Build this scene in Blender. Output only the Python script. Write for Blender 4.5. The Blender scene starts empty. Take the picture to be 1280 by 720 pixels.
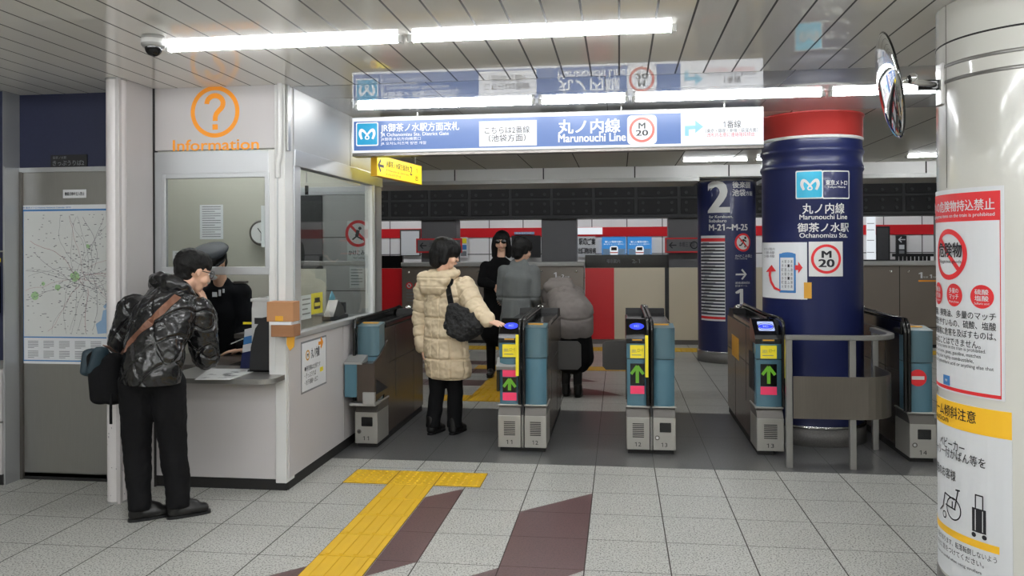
import bpy, bmesh, math, random
from math import sin, cos, pi, radians, atan2, sqrt, hypot
from mathutils import Vector, Matrix

C = bpy.context.scene.collection
SC = bpy.context.scene
random.seed(7)

# ------------------------------------------------------------------ camera, world, light levels, exposure
TUBE_POWER = 52.0          # emission of a fluorescent tube
SIGN_POWER = 1.0
CAM = Vector((0.0, 0.0, 1.502))
FPX, CX, CY = 1006.3, 640.0, 307.94
ROT = Matrix(((0.99123265, -0.1320187, 0.00537599), (0.13203026, 0.99124396, -0.0018526), (-0.00508434, 0.00254615, 0.99998383)))
cam_data = bpy.data.cameras.new('camera')
cam_data.sensor_width = 36.0
cam_data.lens = FPX / 1280 * 36.0
cam_data.shift_y = -(360 - CY) / 1280
cam_data.clip_start = 0.05
cam = bpy.data.objects.new('camera', cam_data)
C.objects.link(cam)
right, fwd, up = ROT.col[0], ROT.col[1], ROT.col[2]
cm = Matrix((( right[0], up[0], -fwd[0], CAM[0]), (right[1], up[1], -fwd[1], CAM[1]), (right[2], up[2], -fwd[2], CAM[2]), (0, 0, 0, 1)))
cam.matrix_world = cm
SC.camera = cam
SC.view_settings.view_transform = 'Standard'
SC.view_settings.look = 'None'
SC.view_settings.exposure = 0.0
SC.view_settings.gamma = 1.0
SC.view_settings.use_curve_mapping = False
world = bpy.data.worlds.new('world')
SC.world = world
world.use_nodes = True
world.node_tree.nodes['Background'].inputs[0].default_value = (0.80, 0.90, 1.0, 1)
world.node_tree.nodes['Background'].inputs[1].default_value = 0.10

# ------------------------------------------------------------------ measuring helpers: where the sight line of a photo pixel meets a real plane
def ray(x, y):
    return ROT @ Vector(((x - CX) / FPX, 1.0, -(y - CY) / FPX))
def PZ(x, y, z=0.0):
    d = ray(x, y); return CAM + d * ((z - CAM.z) / d.z)
def PY(x, y, Y):
    d = ray(x, y); return CAM + d * (Y / d.y)
def PX(x, y, X):
    d = ray(x, y); return CAM + d * (X / d.x)

# ------------------------------------------------------------------ materials
MATS = {}
def srgb(r, g, b):
    f = lambda c: (c / 255 / 12.92) if c <= 10.3 else ((c / 255 + 0.055) / 1.055) ** 2.4
    return (f(r), f(g), f(b), 1)
def mat(name, col, rough=0.5, metal=0.0, spec=0.5, emit=0.0, coat=0.0, noise=0.0, nscale=60.0, bump=0.0, bscale=80.0, stretch=None, sheen=0.0):
    m = bpy.data.materials.new(name); m.use_nodes = True
    nt = m.node_tree; b = nt.nodes['Principled BSDF']
    b.inputs['Base Color'].default_value = col
    b.inputs['Roughness'].default_value = rough
    b.inputs['Metallic'].default_value = metal
    b.inputs['Specular IOR Level'].default_value = spec
    b.inputs['Coat Weight'].default_value = coat
    b.inputs['Sheen Weight'].default_value = sheen
    if emit:
        b.inputs['Emission Color'].default_value = col
        b.inputs['Emission Strength'].default_value = emit
        b.inputs['Base Color'].default_value = tuple(c * 0.12 for c in col[:3]) + (1,)
    if noise or bump:
        tc = nt.nodes.new('ShaderNodeTexCoord'); mp = nt.nodes.new('ShaderNodeMapping')
        nt.links.new(tc.outputs['Object'], mp.inputs[0])
        if stretch: mp.inputs['Scale'].default_value = stretch
    if noise:
        n = nt.nodes.new('ShaderNodeTexNoise'); n.inputs['Scale'].default_value = nscale; n.inputs['Detail'].default_value = 4
        nt.links.new(mp.outputs[0], n.inputs['Vector'])
        mx = nt.nodes.new('ShaderNodeMix'); mx.data_type = 'RGBA'
        mx.inputs[6].default_value = tuple(c * (1 - noise) for c in col[:3]) + (1,)
        mx.inputs[7].default_value = tuple(min(1, c * (1 + noise)) for c in col[:3]) + (1,)
        nt.links.new(n.outputs[0], mx.inputs[0]); nt.links.new(mx.outputs[2], b.inputs['Base Color'])
    if bump:
        n2 = nt.nodes.new('ShaderNodeTexNoise'); n2.inputs['Scale'].default_value = bscale; n2.inputs['Detail'].default_value = 3
        nt.links.new(mp.outputs[0], n2.inputs['Vector'])
        bp = nt.nodes.new('ShaderNodeBump'); bp.inputs['Strength'].default_value = bump; bp.inputs['Distance'].default_value = 0.01
        nt.links.new(n2.outputs[0], bp.inputs['Height']); nt.links.new(bp.outputs[0], b.inputs['Normal'])
    MATS[name] = m
    return m

class NT:
    """tiny node-graph writer"""
    def __init__(s, m):
        s.nt = m.node_tree; s.b = s.nt.nodes['Principled BSDF']
    def math(s, op, a, b=None, c=None):
        n = s.nt.nodes.new('ShaderNodeMath'); n.operation = op
        for i, v in enumerate((a, b, c)):
            if v is None: continue
            if isinstance(v, (int, float)): n.inputs[i].default_value = v
            else: s.nt.links.new(v, n.inputs[i])
        return n.outputs[0]
    def pos(s):
        g = s.nt.nodes.new('ShaderNodeNewGeometry'); x = s.nt.nodes.new('ShaderNodeSeparateXYZ')
        s.nt.links.new(g.outputs['Position'], x.inputs[0]); return g.outputs['Position'], x.outputs
    def noise(s, vec, scale, detail=3, dim=None):
        n = s.nt.nodes.new('ShaderNodeTexNoise'); n.inputs['Scale'].default_value = scale; n.inputs['Detail'].default_value = detail
        if vec is not None: s.nt.links.new(vec, n.inputs['Vector'])
        return n.outputs[0]
    def mix(s, f, a, b):
        n = s.nt.nodes.new('ShaderNodeMix'); n.data_type = 'RGBA'
        for i, v in ((0, f), (6, a), (7, b)):
            if isinstance(v, (int, float, tuple)): n.inputs[i].default_value = v
            else: s.nt.links.new(v, n.inputs[i])
        return n.outputs[2]
    def ramp(s, f, lo, hi):
        n = s.nt.nodes.new('ShaderNodeMapRange'); n.inputs[1].default_value = lo; n.inputs[2].default_value = hi
        s.nt.links.new(f, n.inputs[0]); return n.outputs[0]
    def line(s, v, off, pitch, half):
        """1 on a joint line, 0 elsewhere"""
        t = s.math('ADD', s.math('SUBTRACT', v, off), pitch / 2 + 400 * pitch)
        t = s.math('ABSOLUTE', s.math('SUBTRACT', s.math('MODULO', t, pitch), pitch / 2))
        return s.math('LESS_THAN', t, half)
    def link(s, o, inp): s.nt.links.new(o, s.b.inputs[inp])

# ------------------------------------------------------------------ mesh builder
class MB:
    def __init__(s):
        s.v = []; s.f = []; s.m = []; s.sm = []; s.mats = []
    def mi(s, m):
        if isinstance(m, str): m = MATS[m]
        if m not in s.mats: s.mats.append(m)
        return s.mats.index(m)
    def add(s, verts, faces, m, smooth=False):
        k = len(s.v); i = s.mi(m)
        s.v.extend(Vector(p) for p in verts)
        for f in faces:
            s.f.append([k + q for q in f]); s.m.append(i); s.sm.append(smooth)
        return s
    def box(s, lo, hi, m, bev=0.0, M=None, seg=2):
        lo = Vector(lo); hi = Vector(hi)
        lo, hi = Vector(map(min, lo, hi)), Vector(map(max, lo, hi))
        bm = bmesh.new(); bmesh.ops.create_cube(bm, size=1.0)
        d = hi - lo; c = (hi + lo) / 2
        for v in bm.verts: v.co = Vector((v.co.x * d.x, v.co.y * d.y, v.co.z * d.z)) + c
        if bev > 0:
            bmesh.ops.bevel(bm, geom=bm.edges[:], offset=min(bev, min(d) * 0.45), segments=seg, affect='EDGES', profile=0.5)
        s._bm(bm, m, M); return s
    def _bm(s, bm, m, M=None, smooth=False):
        bm.verts.index_update()
        vs = [(M @ v.co) if M else v.co.copy() for v in bm.verts]
        s.add(vs, [[v.index for v in f.verts] for f in bm.faces], m, smooth); bm.free()
    def cone(s, p0, p1, r0, r1, m, n=20, caps=True):
        p0 = Vector(p0); p1 = Vector(p1); d = (p1 - p0).normalized()
        a = d.orthogonal().normalized(); b = d.cross(a)
        vs = []
        for p, r in ((p0, r0), (p1, r1)):
            for i in range(n):
                t = 2 * pi * i / n; vs.append(p + (a * cos(t) + b * sin(t)) * r)
        s.add(vs, [[i, (i + 1) % n, n + (i + 1) % n, n + i] for i in range(n)], m, True)
        if caps:
            s.add(vs[:n], [list(range(n))[::-1]], m); s.add(vs[n:], [list(range(n))], m)
        return s
    def cyl(s, p0, p1, r, m, n=20): return s.cone(p0, p1, r, r, m, n)
    def tube(s, pts, r, m, n=10, rx=None):
        """swept tube; r may be a list; rx = (width, height) for a flat bar"""
        pts = [Vector(p) for p in pts]; k = len(pts); vs = []
        prev = None
        for i, p in enumerate(pts):
            t = (pts[min(i + 1, k - 1)] - pts[max(i - 1, 0)]).normalized()
            if prev is None:
                a = t.cross(Vector((0, 0, 1)))
                a = a.normalized() if a.length > 1e-3 else Vector((1, 0, 0))
            else:
                a = (prev - t * prev.dot(t)).normalized()
            prev = a; b = a.cross(t)
            rr = r[i] if isinstance(r, (list, tuple)) else r
            for j in range(n):
                q = 2 * pi * (j + 0.5) / n
                if rx: 
                    w, h = rx; cx_ = cos(q); sy_ = sin(q); e = 0.35
                    vs.append(p + a * (w / 2 * math.copysign(abs(cx_) ** e, cx_)) + b * (h / 2 * math.copysign(abs(sy_) ** e, sy_)))
                else: vs.append(p + (a * cos(q) + b * sin(q)) * rr)
        fs = [[i * n + j, i * n + (j + 1) % n, (i + 1) * n + (j + 1) % n, (i + 1) * n + j] for i in range(k - 1) for j in range(n)]
        s.add(vs, fs, m, not rx)
        s.add(vs[:n], [list(range(n))[::-1]], m); s.add(vs[-n:], [list(range(n))], m)
        return s
    def lathe(s, prof, c, m, n=64, a0=0.0, a1=2 * pi, axis=None):
        full = abs(a1 - a0 - 2 * pi) < 1e-6; c = Vector(c)
        k = n if full else n + 1; vs = []
        M = axis.to_track_quat('Z', 'Y').to_matrix() if axis is not None else Matrix.Identity(3)
        for r, z in prof:
            for i in range(k):
                t = a0 + (a1 - a0) * i / n; vs.append(c + M @ Vector((r * cos(t), r * sin(t), z)))
        fs = [[j * k + i, j * k + (i + 1) % k, (j + 1) * k + (i + 1) % k, (j + 1) * k + i] for j in range(len(prof) - 1) for i in range(n)]
        return s.add(vs, fs, m, True)
    def prism(s, poly, O, U, V, W, m, smooth=False):
        """polygon in the U,V plane at O, pushed along W"""
        O, U, V, W = Vector(O), Vector(U), Vector(V), Vector(W); n = len(poly)
        a = [O + U * u + V * v for u, v in poly]; b = [p + W for p in a]
        s.add(a + b, [[i, (i + 1) % n, n + (i + 1) % n, n + i] for i in range(n)], m, smooth)
        s.add(a, [list(range(n))[::-1]], m); s.add(b, [list(range(n))], m)
        return s
    def ball(s, c, r, m, n=16, M=None):
        c = Vector(c); r = Vector(r) if not isinstance(r, (int, float)) else Vector((r, r, r))
        vs = []; k = n // 2
        for j in range(k + 1):
            for i in range(n):
                a = pi * j / k; t = 2 * pi * i / n
                p = Vector((r.x * sin(a) * cos(t), r.y * sin(a) * sin(t), r.z * cos(a)))
                vs.append(c + ((M @ p) if M else p))
        fs = [[j * n + i, (j + 1) * n + i, (j + 1) * n + (i + 1) % n, j * n + (i + 1) % n] for j in range(k) for i in range(n)]
        return s.add(vs, fs, m, True)
    # flat graphics on a frame (plane or cylinder)
    def flat(s, fr, vs, fs, m, n=0.0015):
        if fr.curved:
            bm = bmesh.new(); vv = [bm.verts.new((u, v, 0)) for u, v in vs]
            for f in fs:
                try: bm.faces.new([vv[i] for i in f])
                except ValueError: pass
            us = [u for u, v in vs]; st = 0.02; u = math.floor(min(us) / st) * st + st
            while u < max(us):
                bmesh.ops.bisect_plane(bm, geom=bm.verts[:] + bm.edges[:] + bm.faces[:], plane_co=(u, 0, 0), plane_no=(1, 0, 0)); u += st
            bm.verts.index_update()
            s.add([fr.P(v.co.x, v.co.y, n) for v in bm.verts], [[v.index for v in f.verts] for f in bm.faces], m); bm.free()
        else:
            s.add([fr.P(u, v, n) for u, v in vs], fs, m)
        return s
    def rect(s, fr, u0, v0, u1, v1, m, n=0.001):
        return s.flat(fr, [(u0, v0), (u1, v0), (u1, v1), (u0, v1)], [[0, 1, 2, 3]], m, n)
    def rrect(s, fr, u0, v0, u1, v1, r, m, n=0.001):
        p = []
        for cx, cy, a in ((u1 - r, v1 - r, 0), (u0 + r, v1 - r, 90), (u0 + r, v0 + r, 180), (u1 - r, v0 + r, 270)):
            for k in range(6): t = radians(a + 18 * k); p.append((cx + r * cos(t), cy + r * sin(t)))
        return s.flat(fr, p, [list(range(len(p)))], m, n)
    def disc(s, fr, u, v, r, m, n=0.001, k=40, sy=1.0):
        return s.flat(fr, [(u + r * cos(2 * pi * i / k), v + sy * r * sin(2 * pi * i / k)) for i in range(k)], [list(range(k))], m, n)
    def ring(s, fr, u, v, ro, ri, m, n=0.001, k=48, sy=1.0, a0=0.0, a1=2 * pi):
        vs = []
        for i in range(k + 1):
            t = a0 + (a1 - a0) * i / k
            vs += [(u + ro * cos(t), v + sy * ro * sin(t)), (u + ri * cos(t), v + sy * ri * sin(t))]
        return s.flat(fr, vs, [[2 * i, 2 * i + 2, 2 * i + 3, 2 * i + 1] for i in range(k)], m, n)
    def seg(s, fr, p, q, w, m, n=0.001):
        (x0, y0), (x1, y1) = p, q; L = hypot(x1 - x0, y1 - y0) or 1; dx, dy = -(y1 - y0) / L * w / 2, (x1 - x0) / L * w / 2
        return s.flat(fr, [(x0 - dx, y0 - dy), (x1 - dx, y1 - dy), (x1 + dx, y1 + dy), (x0 + dx, y0 + dy)], [[0, 1, 2, 3]], m, n)
    def poly(s, fr, pts, m, n=0.001):
        return s.flat(fr, pts, [list(range(len(pts)))], m, n)
    def text(s, fr, body, u0, v0, u1, v1, m, n=0.002, bold=0.0, rot=0.0):
        """lettering whose outline fills the box u0..u1, v0..v1"""
        cu = bpy.data.curves.new('t', 'FONT'); cu.body = body.replace('1', chr(0x1D7E3)); cu.size = 1.0; cu.resolution_u = 3
        cu.space_line = 1.0
        o = bpy.data.objects.new('t', cu); me = o.to_mesh()
        vs = [(v.co.x, v.co.y) for v in me.vertices]; fs = [list(p.vertices) for p in me.polygons]
        o.to_mesh_clear(); bpy.data.objects.remove(o); bpy.data.curves.remove(cu)
        if not vs: return s
        x0 = min(p[0] for p in vs); x1 = max(p[0] for p in vs); y0 = min(p[1] for p in vs); y1 = max(p[1] for p in vs)
        kx = (u1 - u0) / max(x1 - x0, 1e-6); ky = (v1 - v0) / max(y1 - y0, 1e-6)
        sh = bold * 0.7
        for i, (du, dv) in enumerate(((0, 0),) if bold <= 0 else ((-sh, -sh * .5), (sh, -sh * .5), (-sh, sh * .5), (sh, sh * .5))):
            s.flat(fr, [(u0 + (x - x0 + du) * kx, v0 + (y - y0 + dv) * ky) for x, y in vs], fs, m, n + .00015 * i)
        return s
    # the same with the box read off the photo (top-left and bottom-right pixel)
    def uv(s, fr, x0, y0, x1, y1):
        a = fr.inv(x0, (y0 + y1) / 2); b = fr.inv(x1, (y0 + y1) / 2); c = fr.inv((x0 + x1) / 2, y0); d = fr.inv((x0 + x1) / 2, y1)
        return a[0], d[1], b[0], c[1]
    def ptext(s, fr, body, x0, y0, x1, y1, m, **k): return s.text(fr, body, *s.uv(fr, x0, y0, x1, y1), m, **k)
    def prect(s, fr, x0, y0, x1, y1, m, n=0.001): return s.rect(fr, *s.uv(fr, x0, y0, x1, y1), m, n)
    def prrect(s, fr, x0, y0, x1, y1, r, m, n=0.001): return s.rrect(fr, *s.uv(fr, x0, y0, x1, y1), r, m, n)
    def slab(s, fr, u0, v0, u1, v1, th, m, st=0.03):
        """sheet of real thickness lying on a frame"""
        k = max(1, int(abs(u1 - u0) / st)) if fr.curved else 1
        us = [u0 + (u1 - u0) * i / k for i in range(k + 1)]; vs = []
        for u in us: vs += [fr.P(u, v0, 0.0005), fr.P(u, v1, 0.0005), fr.P(u, v1, th), fr.P(u, v0, th)]
        fs = []
        for i in range(k):
            for j in range(4): fs.append([4 * i + j, 4 * i + (j + 1) % 4, 4 * i + 4 + (j + 1) % 4, 4 * i + 4 + j])
        fs += [[0, 1, 2, 3], [4 * k + 3, 4 * k + 2, 4 * k + 1, 4 * k]]
        return s.add(vs, fs, m)

class Plane:
    curved = False
    def __init__(s, O, U, V):
        s.O = Vector(O); s.U = Vector(U).normalized(); s.V = Vector(V).normalized(); s.N = s.U.cross(s.V)
    def P(s, u, v, n=0.0): return s.O + s.U * u + s.V * v + s.N * n
    def inv(s, x, y):
        d = ray(x, y); t = (s.O - CAM).dot(s.N) / d.dot(s.N); p = CAM + d * t - s.O
        return p.dot(s.U), p.dot(s.V)
class Cyl:
    curved = True
    def __init__(s, c, r): s.c = Vector((c[0], c[1], 0)); s.r = r
    def P(s, u, v, n=0.0):
        a = u / s.r; return Vector((s.c.x + (s.r + n) * sin(a), s.c.y - (s.r + n) * cos(a), v))
    def inv(s, x, y):
        d = ray(x, y); o = CAM - s.c; A = d.x ** 2 + d.y ** 2; B = 2 * (o.x * d.x + o.y * d.y); Cc = o.x ** 2 + o.y ** 2 - s.r ** 2
        q = max(0.0, B * B - 4 * A * Cc); t = (-B - sqrt(q)) / (2 * A); p = CAM + d * t
        return atan2(p.x - s.c.x, -(p.y - s.c.y)) * s.r, p.z

# ------------------------------------------------------------------ objects
ORG = {}
def link_mesh(name, mb, parent=None):
    me = bpy.data.meshes.new(name)
    off = ORG.get(parent.name, Vector((0, 0, 0))) if parent else Vector((0, 0, 0))
    me.from_pydata([tuple(p - off) for p in mb.v], [], mb.f)
    for m in mb.mats: me.materials.append(m)
    me.polygons.foreach_set('material_index', mb.m); me.polygons.foreach_set('use_smooth', mb.sm)
    me.update()
    o = bpy.data.objects.new(name, me); C.objects.link(o)
    if parent: o.parent = parent; ORG[o.name] = off
    return o
def part(name, mb, parent, label=None):
    o = link_mesh(name, mb, parent)
    if label: o['label'] = label
    return o
def tag(o, label, cat, group=None, kind=None):
    o['label'] = label; o['category'] = cat
    if group: o['group'] = group
    if kind: o['kind'] = kind
    return o
def thing(name, label, cat, loc=(0, 0, 0), group=None):
    o = bpy.data.objects.new(name, None); C.objects.link(o); o.empty_display_size = 0.1
    o.location = loc; ORG[o.name] = Vector(loc); return tag(o, label, cat, group)
def solo(name, mb, label, cat, group=None):
    """a thing that is one mesh, with its origin at its base"""
    lo = Vector((sum(p.x for p in mb.v) / len(mb.v), sum(p.y for p in mb.v) / len(mb.v), min(p.z for p in mb.v)))
    mb.v = [p - lo for p in mb.v]; o = link_mesh(name, mb); o.location = lo; ORG[o.name] = lo
    return tag(o, label, cat, group)
def struct(name, mb, label=None, cat=None):
    o = link_mesh(name, mb); o['kind'] = 'structure'
    if label: o['label'] = label
    if cat: o['category'] = cat
    return o
def dup(root, loc, label=None):
    r = root.copy(); C.objects.link(r); r.location = loc
    if label: r['label'] = label
    for ch in list(root.children):
        c = ch.copy(); C.objects.link(c); c.parent = r
        for g in list(ch.children):
            d = g.copy(); C.objects.link(d); d.parent = c
    return r
# ------------------------------------------------------------------ palette
mat('white_panel', srgb(190, 186, 186), 0.35, noise=0.03, nscale=3)
mat('white_plain', srgb(208, 208, 206), 0.4)
mat('white_paper', srgb(212, 214, 217), 0.6)
mat('black', srgb(18, 18, 20), 0.4)
mat('soft_black', srgb(30, 30, 32), 0.6)
mat('gloss_black', srgb(12, 12, 13), 0.15)
mat('ink', srgb(28, 28, 34), 0.6)
mat('ink_grey', srgb(120, 122, 126), 0.6)
mat('red', srgb(208, 26, 36), 0.4)
mat('red_print', srgb(214, 40, 46), 0.5)
mat('pale_red', srgb(226, 120, 110), 0.5)
mat('orange', srgb(243, 152, 26), 0.4)
mat('cyan', srgb(40, 170, 205), 0.4)
mat('pale_cyan', srgb(130, 200, 226), 0.5)
mat('navy', srgb(27, 35, 80), 0.38, coat=0.1)
mat('band_red', srgb(172, 52, 48), 0.4)
mat('navy_panel', srgb(32, 37, 66), 0.55, noise=0.15, nscale=90)
mat('yellow_paint', srgb(246, 190, 40), 0.5)
mat('sticker_yellow', srgb(240, 220, 40), 0.5)
mat('pink', srgb(245, 62, 108), 0.5)
mat('green', srgb(130, 205, 40), 0.5)
mat('steel', srgb(152, 151, 148), 0.32, metal=0.7, noise=0.06, nscale=6, stretch=(30, 30, 1))
mat('steel_dark', srgb(104, 100, 96), 0.30, metal=0.6, noise=0.10, nscale=5)
mat('steel_soft', srgb(170, 170, 168), 0.5, metal=0.6, noise=0.05, nscale=4)
mat('chrome', srgb(215, 215, 215), 0.1, metal=1.0)
mat('mirror', srgb(235, 238, 240), 0.02, metal=1.0)
mat('aluminium', srgb(176, 178, 180), 0.36, metal=0.5)
mat('granite_ring', srgb(110, 108, 106), 0.4, noise=0.5, nscale=120)
mat('joint', srgb(40, 38, 38), 0.8)
mat('kick', srgb(26, 25, 25), 0.6)
mat('beige_wall', srgb(176, 174, 162), 0.6, noise=0.04, nscale=2)
mat('dark_wall', srgb(62, 62, 64), 0.6, noise=0.2, nscale=8)
mat('grey_column', srgb(104, 104, 106), 0.5, noise=0.10, nscale=3)
mat('cardboard', srgb(168, 122, 84), 0.8, noise=0.1, nscale=12)
mat('cardboard_dark', srgb(140, 98, 66), 0.8, noise=0.1, nscale=12)
mat('gate_blue', srgb(74, 112, 128), 0.28, coat=0.3, noise=0.03, nscale=5)
mat('gate_brown', srgb(88, 79, 72), 0.24, metal=0.6, noise=0.12, nscale=3)
mat('gate_silver', srgb(166, 164, 158), 0.35, metal=0.5)
mat('gate_shoulder', srgb(104, 101, 97), 0.35, metal=0.6)
mat('cream_door', srgb(208, 198, 176), 0.4)
mat('door_box', srgb(122, 114, 106), 0.35, metal=0.35, noise=0.05, nscale=3)
mat('gold_sticker', srgb(206, 150, 40), 0.4)
mat('map_land', srgb(206, 208, 206), 0.5)
mat('map_blue', srgb(60, 120, 180), 0.5)
mat('map_water', srgb(138, 168, 200), 0.5)
mat('map_park', srgb(160, 196, 146), 0.5)
mat('map_line', srgb(112, 110, 120), 0.5)
mat('map_line_red', srgb(160, 92, 100), 0.5)
# things that give off light
def glow(name, col, power): return mat(name, col, 0.4, emit=power)
glow('tube', (0.965, 0.985, 1.0, 1), TUBE_POWER)
glow('lit_blue', srgb(80, 120, 190), 0.72 * SIGN_POWER)
glow('lit_white', (0.93, 0.95, 1.0, 1), 0.86 * SIGN_POWER)
glow('lit_cyan', srgb(20, 170, 222), 0.75 * SIGN_POWER)
glow('lit_pale_cyan', srgb(150, 214, 240), 0.72 * SIGN_POWER)
glow('lit_red', srgb(236, 120, 105), 0.7 * SIGN_POWER)
glow('lit_red_text', srgb(220, 90, 100), 0.7 * SIGN_POWER)
glow('lit_ink', srgb(30, 34, 46), 0.05)
glow('lit_grey', srgb(168, 176, 190), 0.7 * SIGN_POWER)
glow('lit_yellow', srgb(246, 222, 30), 1.3)
glow('lit_yellow_back', srgb(246, 222, 30), 1.6)
glow('reader_blue', srgb(40, 60, 255), 1.6)
glow('screen_white', srgb(190, 205, 255), 0.9)
glow('led_green', srgb(110, 180, 40), 0.5)
glow('ad_blue', srgb(62, 142, 214), 0.75)
glow('ad_white', srgb(238, 244, 250), 0.85)

# clear glass
g = bpy.data.materials.new('glass'); g.use_nodes = True; nt = g.node_tree
for n in list(nt.nodes):
    if n.type == 'BSDF_PRINCIPLED': nt.nodes.remove(n)
tr = nt.nodes.new('ShaderNodeBsdfTransparent'); tr.inputs[0].default_value = (0.93, 0.95, 0.94, 1)
gl = nt.nodes.new('ShaderNodeBsdfGlossy'); gl.inputs['Roughness'].default_value = 0.02
fr_ = nt.nodes.new('ShaderNodeFresnel'); fr_.inputs[0].default_value = 1.5
mx = nt.nodes.new('ShaderNodeMixShader')
gm = nt.nodes.new('ShaderNodeNewGeometry'); sb = nt.nodes.new('ShaderNodeMath'); sb.operation = 'SUBTRACT'; sb.inputs[0].default_value = 1.0; nt.links.new(gm.outputs['Backfacing'], sb.inputs[1])
ml = nt.nodes.new('ShaderNodeMath'); ml.operation = 'MULTIPLY'; nt.links.new(fr_.outputs[0], ml.inputs[0]); nt.links.new(sb.outputs[0], ml.inputs[1])
nt.links.new(ml.outputs[0], mx.inputs[0]); nt.links.new(tr.outputs[0], mx.inputs[1]); nt.links.new(gl.outputs[0], mx.inputs[2])
nt.links.new(mx.outputs[0], nt.nodes['Material Output'].inputs[0]); MATS['glass'] = g

# floor tiles: terrazzo with dark joints on a 0.4 m grid
def tile_mat(name, col, speck, xoff, yoff, ypitch, grout, half_x=0.0032, half_y=0.0022, rough=0.35):
    m = mat(name, col, rough); k = NT(m); p, xyz = k.pos()
    base = k.mix(k.noise(p, 2.2), tuple(c * 0.90 for c in col[:3]) + (1,), tuple(min(1, c * 1.10) for c in col[:3]) + (1,))
    s1 = k.ramp(k.noise(p, 115, 2), 0.545, 0.60)
    base = k.mix(k.math('MULTIPLY', s1, 0.9), base, speck)
    s2 = k.ramp(k.noise(p, 95, 2), 0.60, 0.68)
    base = k.mix(k.math('MULTIPLY', s2, 0.5), base, tuple(min(1, c * 1.35) for c in col[:3]) + (1,))
    ln = k.math('MAXIMUM', k.line(xyz[0], xoff, 0.4, half_x), k.line(xyz[1], yoff, ypitch, half_y))
    k.link(k.mix(ln, base, grout), 'Base Color')
    k.link(k.math('ADD', k.math('MULTIPLY', ln, 0.4), rough), 'Roughness')
    return m
GR = srgb(58, 52, 48)
tile_mat('tile_near', srgb(178, 178, 173), srgb(74, 72, 68), -1.770, 5.370, 0.4, GR)
tile_mat('tile_far', srgb(178, 178, 173), srgb(74, 72, 68), -1.770, 7.465, 0.368, GR)
tile_mat('tile_maroon', srgb(92, 66, 66), srgb(66, 46, 46), -1.770, 5.370, 0.4, srgb(70, 52, 50))
tile_mat('tile_maroon_far', srgb(92, 66, 66), srgb(66, 46, 46), -1.770, 7.465, 0.368, srgb(70, 52, 50))
tile_mat('granite_dark', srgb(90, 90, 90), srgb(60, 60, 60), -1.770, 5.576, 0.942, srgb(66, 66, 66), 0.0015, 0.0015, 0.3)

# ceiling: glossy white metal slats with open joints
def slat_mat(name, col, xoff, pitch, half, rough, coat=0.0):
    m = mat(name, col, rough, spec=0.9, coat=coat); k = NT(m); p, xyz = k.pos()
    ln = k.line(xyz[0], xoff, pitch, half)
    k.link(k.mix(ln, k.mix(k.noise(p, 1.3), tuple(c * 0.95 for c in col[:3]) + (1,), col), srgb(40, 36, 34)), 'Base Color')
    k.link(k.math('ADD', k.math('MULTIPLY', ln, 0.6), rough), 'Roughness')
    return m
slat_mat('slats', srgb(240, 238, 232), 0.005, 0.1635, 0.005, 0.025)
slat_mat('strip_panels', srgb(206, 206, 204), -1.18, 1.10, 0.003, 0.02)
slat_mat('platform_slats', srgb(190, 188, 178), 0.10, 0.60, 0.006, 0.45)

# wall cladding made of big white enamel tiles
def clad_mat(name, col, xoff, xp, zoff, zp, half=0.006, rough=0.3, grout=srgb(96, 92, 92)):
    m = mat(name, col, rough); k = NT(m); p, xyz = k.pos()
    ln = k.math('MAXIMUM', k.line(xyz[0], xoff, xp, half), k.line(xyz[2], zoff, zp, half))
    k.link(k.mix(ln, col, grout), 'Base Color'); return m
clad_mat('clad_far', srgb(236, 234, 234), 0.2, 0.9, 1.35, 0.62, 0.012)
clad_mat('clad_left', srgb(186, 184, 186), -3.50, 0.62, 0.4, 0.62, 0.006)

# ------------------------------------------------------------------ floor and ceiling
ZC = 2.53                                        # ceiling height
YN, YF = 5.576, 7.452                            # the dark granite band under the gates
m = MB()
m.add([(-6.5, -4, 0), (7, -4, 0), (7, YN, 0), (-6.5, YN, 0)], [[0, 1, 2, 3]], 'tile_near')
m.add([(-6.5, YN, 0), (7, YN, 0), (7, YF, 0), (-6.5, YF, 0)], [[0, 1, 2, 3]], 'granite_dark')
m.add([(-6.5, YF, 0), (7, YF, 0), (7, 13.4, 0), (-6.5, 13.4, 0)], [[0, 1, 2, 3]], 'tile_far')
def inlay(pts, mt='tile_maroon'):
    m.add([(x, y, 0.0008) for x, y in pts], [list(range(len(pts)))], mt)
# zigzag of dark red tiles in front of the gates
inlay([(-1.171, 4.76), (-0.972, 4.95), (-0.968, 3.77), (-1.171, 3.57)])
inlay([(-0.570, 4.56), (-0.172, 4.95), (-0.172, 3.76), (-0.570, 3.36)])
inlay([(-1.875, 3.27), (-1.474, 3.66), (-1.474, 2.5), (-1.875, 2.1)])
inlay([(-0.968, 3.37), (-0.572, 3.745), (-0.572, 2.6), (-0.968, 2.2)])
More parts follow.
